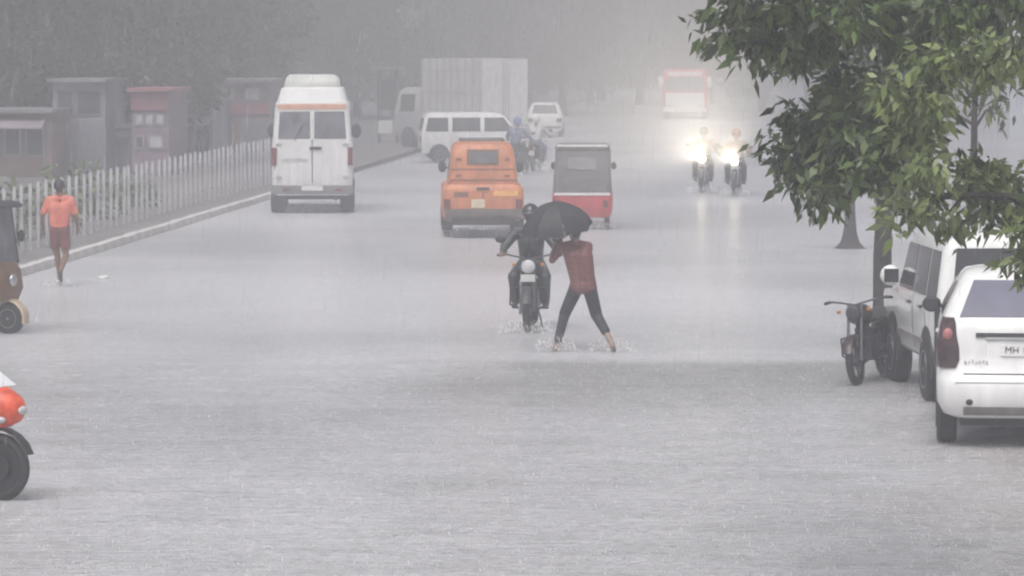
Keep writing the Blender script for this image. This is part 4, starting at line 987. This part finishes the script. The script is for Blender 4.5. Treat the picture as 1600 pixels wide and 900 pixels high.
# ------------------------------------------------------------------ rain: splashes on the water and falling drops
DROP = M('splash_water', (.62, .62, .64), .3, var=.05)
def tets(name, base, axis, wid, mat, label):
    n = len(base); ax = axis; o1 = np.zeros((n, 3)); o1[:, 0] = wid; o2 = np.zeros((n, 3)); o2[:, 0] = -wid * .5; o2[:, 1] = wid * .87; o3 = np.zeros((n, 3)); o3[:, 0] = -wid * .5; o3[:, 1] = -wid * .87
    v = np.stack([base + o1, base + o2, base + o3, base + ax], axis=1).reshape(-1, 3); k = np.arange(n)[:, None] * 4
    f = np.concatenate([k + np.array([[0, 1, 3]]), k + np.array([[1, 2, 3]]), k + np.array([[2, 0, 3]])], axis=1).reshape(-1)
    m = n * 3; me = bpy.data.meshes.new(name); me.vertices.add(n * 4); me.vertices.foreach_set('co', v.ravel()); me.loops.add(m * 3); me.loops.foreach_set('vertex_index', f.astype(np.int32))
    me.polygons.add(m); me.polygons.foreach_set('loop_start', np.arange(m, dtype=np.int32) * 3); me.update(calc_edges=True); me.materials.append(mat)
    o = link(name, me); tag(o, label, name.split('_')[-1], kind='stuff'); return o
N = 17000
Y = 26 * (110 / 26) ** rng.random(N); X = rng.uniform(-1, 1, N) * Y * .148; keep = X > (-8.4 + .0675 * (Y - 65)); X, Y = X[keep], Y[keep]; n = len(X)
base = np.stack([X, Y, np.full(n, .001)], 1); h = rng.gamma(2.0, .006, n) + .004; axv = np.stack([rng.normal(0, .012, n), rng.normal(0, .012, n), h], 1)
tets('rain_splash', base, axv, rng.uniform(.003, .007, n), DROP, 'small splashes of rain leaping off the flooded road')
def rings_mesh():
    K = 1300; Yr = 26 * (48 / 26) ** rng.random(K); Xr = rng.uniform(-1, 1, K) * Yr * .148; ok = Xr > (-8.3 + .0675 * (Yr - 65)); Xr, Yr = Xr[ok], Yr[ok]; K = len(Xr); m = 10
    a = np.arange(m) * 2 * math.pi / m; rad = rng.uniform(.02, .11, K); prof = ((1.0, 0.0), (1.12, .006), (1.26, 0.0)); V = []
    for f, z in prof:
        V.append(np.stack([Xr[:, None] + np.cos(a)[None] * rad[:, None] * f, Yr[:, None] + np.sin(a)[None] * rad[:, None] * f, np.full((K, m), .0015 + z)], 2))
    V = np.stack(V, 1).reshape(-1, 3); F_ = []
    for p in range(2):
        for k in range(m): F_.append([p * m + k, p * m + (k + 1) % m, (p + 1) * m + (k + 1) % m, (p + 1) * m + k])
    F_ = (np.arange(K)[:, None, None] * 3 * m + np.array(F_)[None]).reshape(-1); nf = K * 2 * m
    me = bpy.data.meshes.new('rain_rings'); me.vertices.add(len(V)); me.vertices.foreach_set('co', V.ravel()); me.loops.add(nf * 4); me.loops.foreach_set('vertex_index', F_.astype(np.int32))
    me.polygons.add(nf); me.polygons.foreach_set('loop_start', np.arange(nf, dtype=np.int32) * 4); me.update(calc_edges=True); me.materials.append(WATER)
    tag(link('rain_rings', me), 'ripple rings left by raindrops on the flooded road', 'ripples', kind='stuff')
rings_mesh()
SPRAY = [(491, 331, 1.0, 900, .16), (755, 370, .9, 900, .16), (909, 358, .7, 700, .14), (824, 519, .40, 170, .12), (868, 548, .30, 80, .12), (955, 548, .30, 80, .12), (94, 447, .28, 60, .10),
         (1096, 301, .4, 300, .14), (1147, 306, .4, 300, .14), (798, 274, .5, 300, .16), (833, 268, .5, 300, .16), (735, 254, 1.8, 700, .16)]
bs, axs = [], []
for px, py, rad, k, hh in SPRAY:
    hh *= 2.0; k *= 2
    g0 = ground(px, py); a = rng.uniform(0, 6.283, k); rr = rad * np.sqrt(rng.random(k)); z = rng.random(k) * hh * (1 - .6 * rr / rad)
    bs.append(np.stack([g0.x + rr * np.cos(a) * 1.05, g0.y + rr * np.sin(a) * .5 - .15, z], 1)); axs.append(np.stack([rng.normal(0, .02, k), rng.normal(0, .02, k), rng.uniform(.01, .05, k)], 1))
bs, axs = np.concatenate(bs), np.concatenate(axs)
tets('tyre_spray', bs, axs, rng.uniform(.004, .010, len(bs)), M('spray_white', (.86, .86, .87), .4, var=.03), 'fine spray thrown up round wheels and feet')
n = 15000
base = np.stack([rng.uniform(-13, 13, n), rng.uniform(22, 95, n), rng.uniform(.2, 8.5, n)], 1); L = rng.uniform(.10, .24, n)
axv = np.stack([L * .06, np.zeros(n), L], 1)
rm_ = M('rain_drop', (.85, .86, .88), .2, var=.03); nn_ = rm_.node_tree.nodes; tr_ = nn_.new('ShaderNodeBsdfTransparent'); mx_ = nn_.new('ShaderNodeMixShader'); mx_.inputs[0].default_value = .3
rm_.node_tree.links.new(tr_.outputs[0], mx_.inputs[1]); rm_.node_tree.links.new(nn_['Principled BSDF'].outputs[0], mx_.inputs[2]); rm_.node_tree.links.new(mx_.outputs[0], nn_['Material Output'].inputs[0])
tets('falling_rain', base, axv, rng.uniform(.0012, .0025, n), rm_, 'fine slanting rain falling over the whole street')

# ------------------------------------------------------------------ haze of heavy rain
hz = MB().box((0, 150, 8.0), (240, 480, 18.0)).build('haze', M('haze_dummy', (.5, .5, .5)))
hm = bpy.data.materials.new('haze'); hm.use_nodes = True; hn = hm.node_tree.nodes; hn.clear()
pv = hn.new('ShaderNodeVolumePrincipled'); ho = hn.new('ShaderNodeOutputMaterial'); hm.node_tree.links.new(pv.outputs[0], ho.inputs['Volume'])
pv.inputs['Color'].default_value = (.60, .605, .645, 1); pv.inputs['Density'].default_value = .0085; pv.inputs['Anisotropy'].default_value = .55
hz.data.materials.clear(); hz.data.materials.append(hm); tag(hz, kind='stuff')
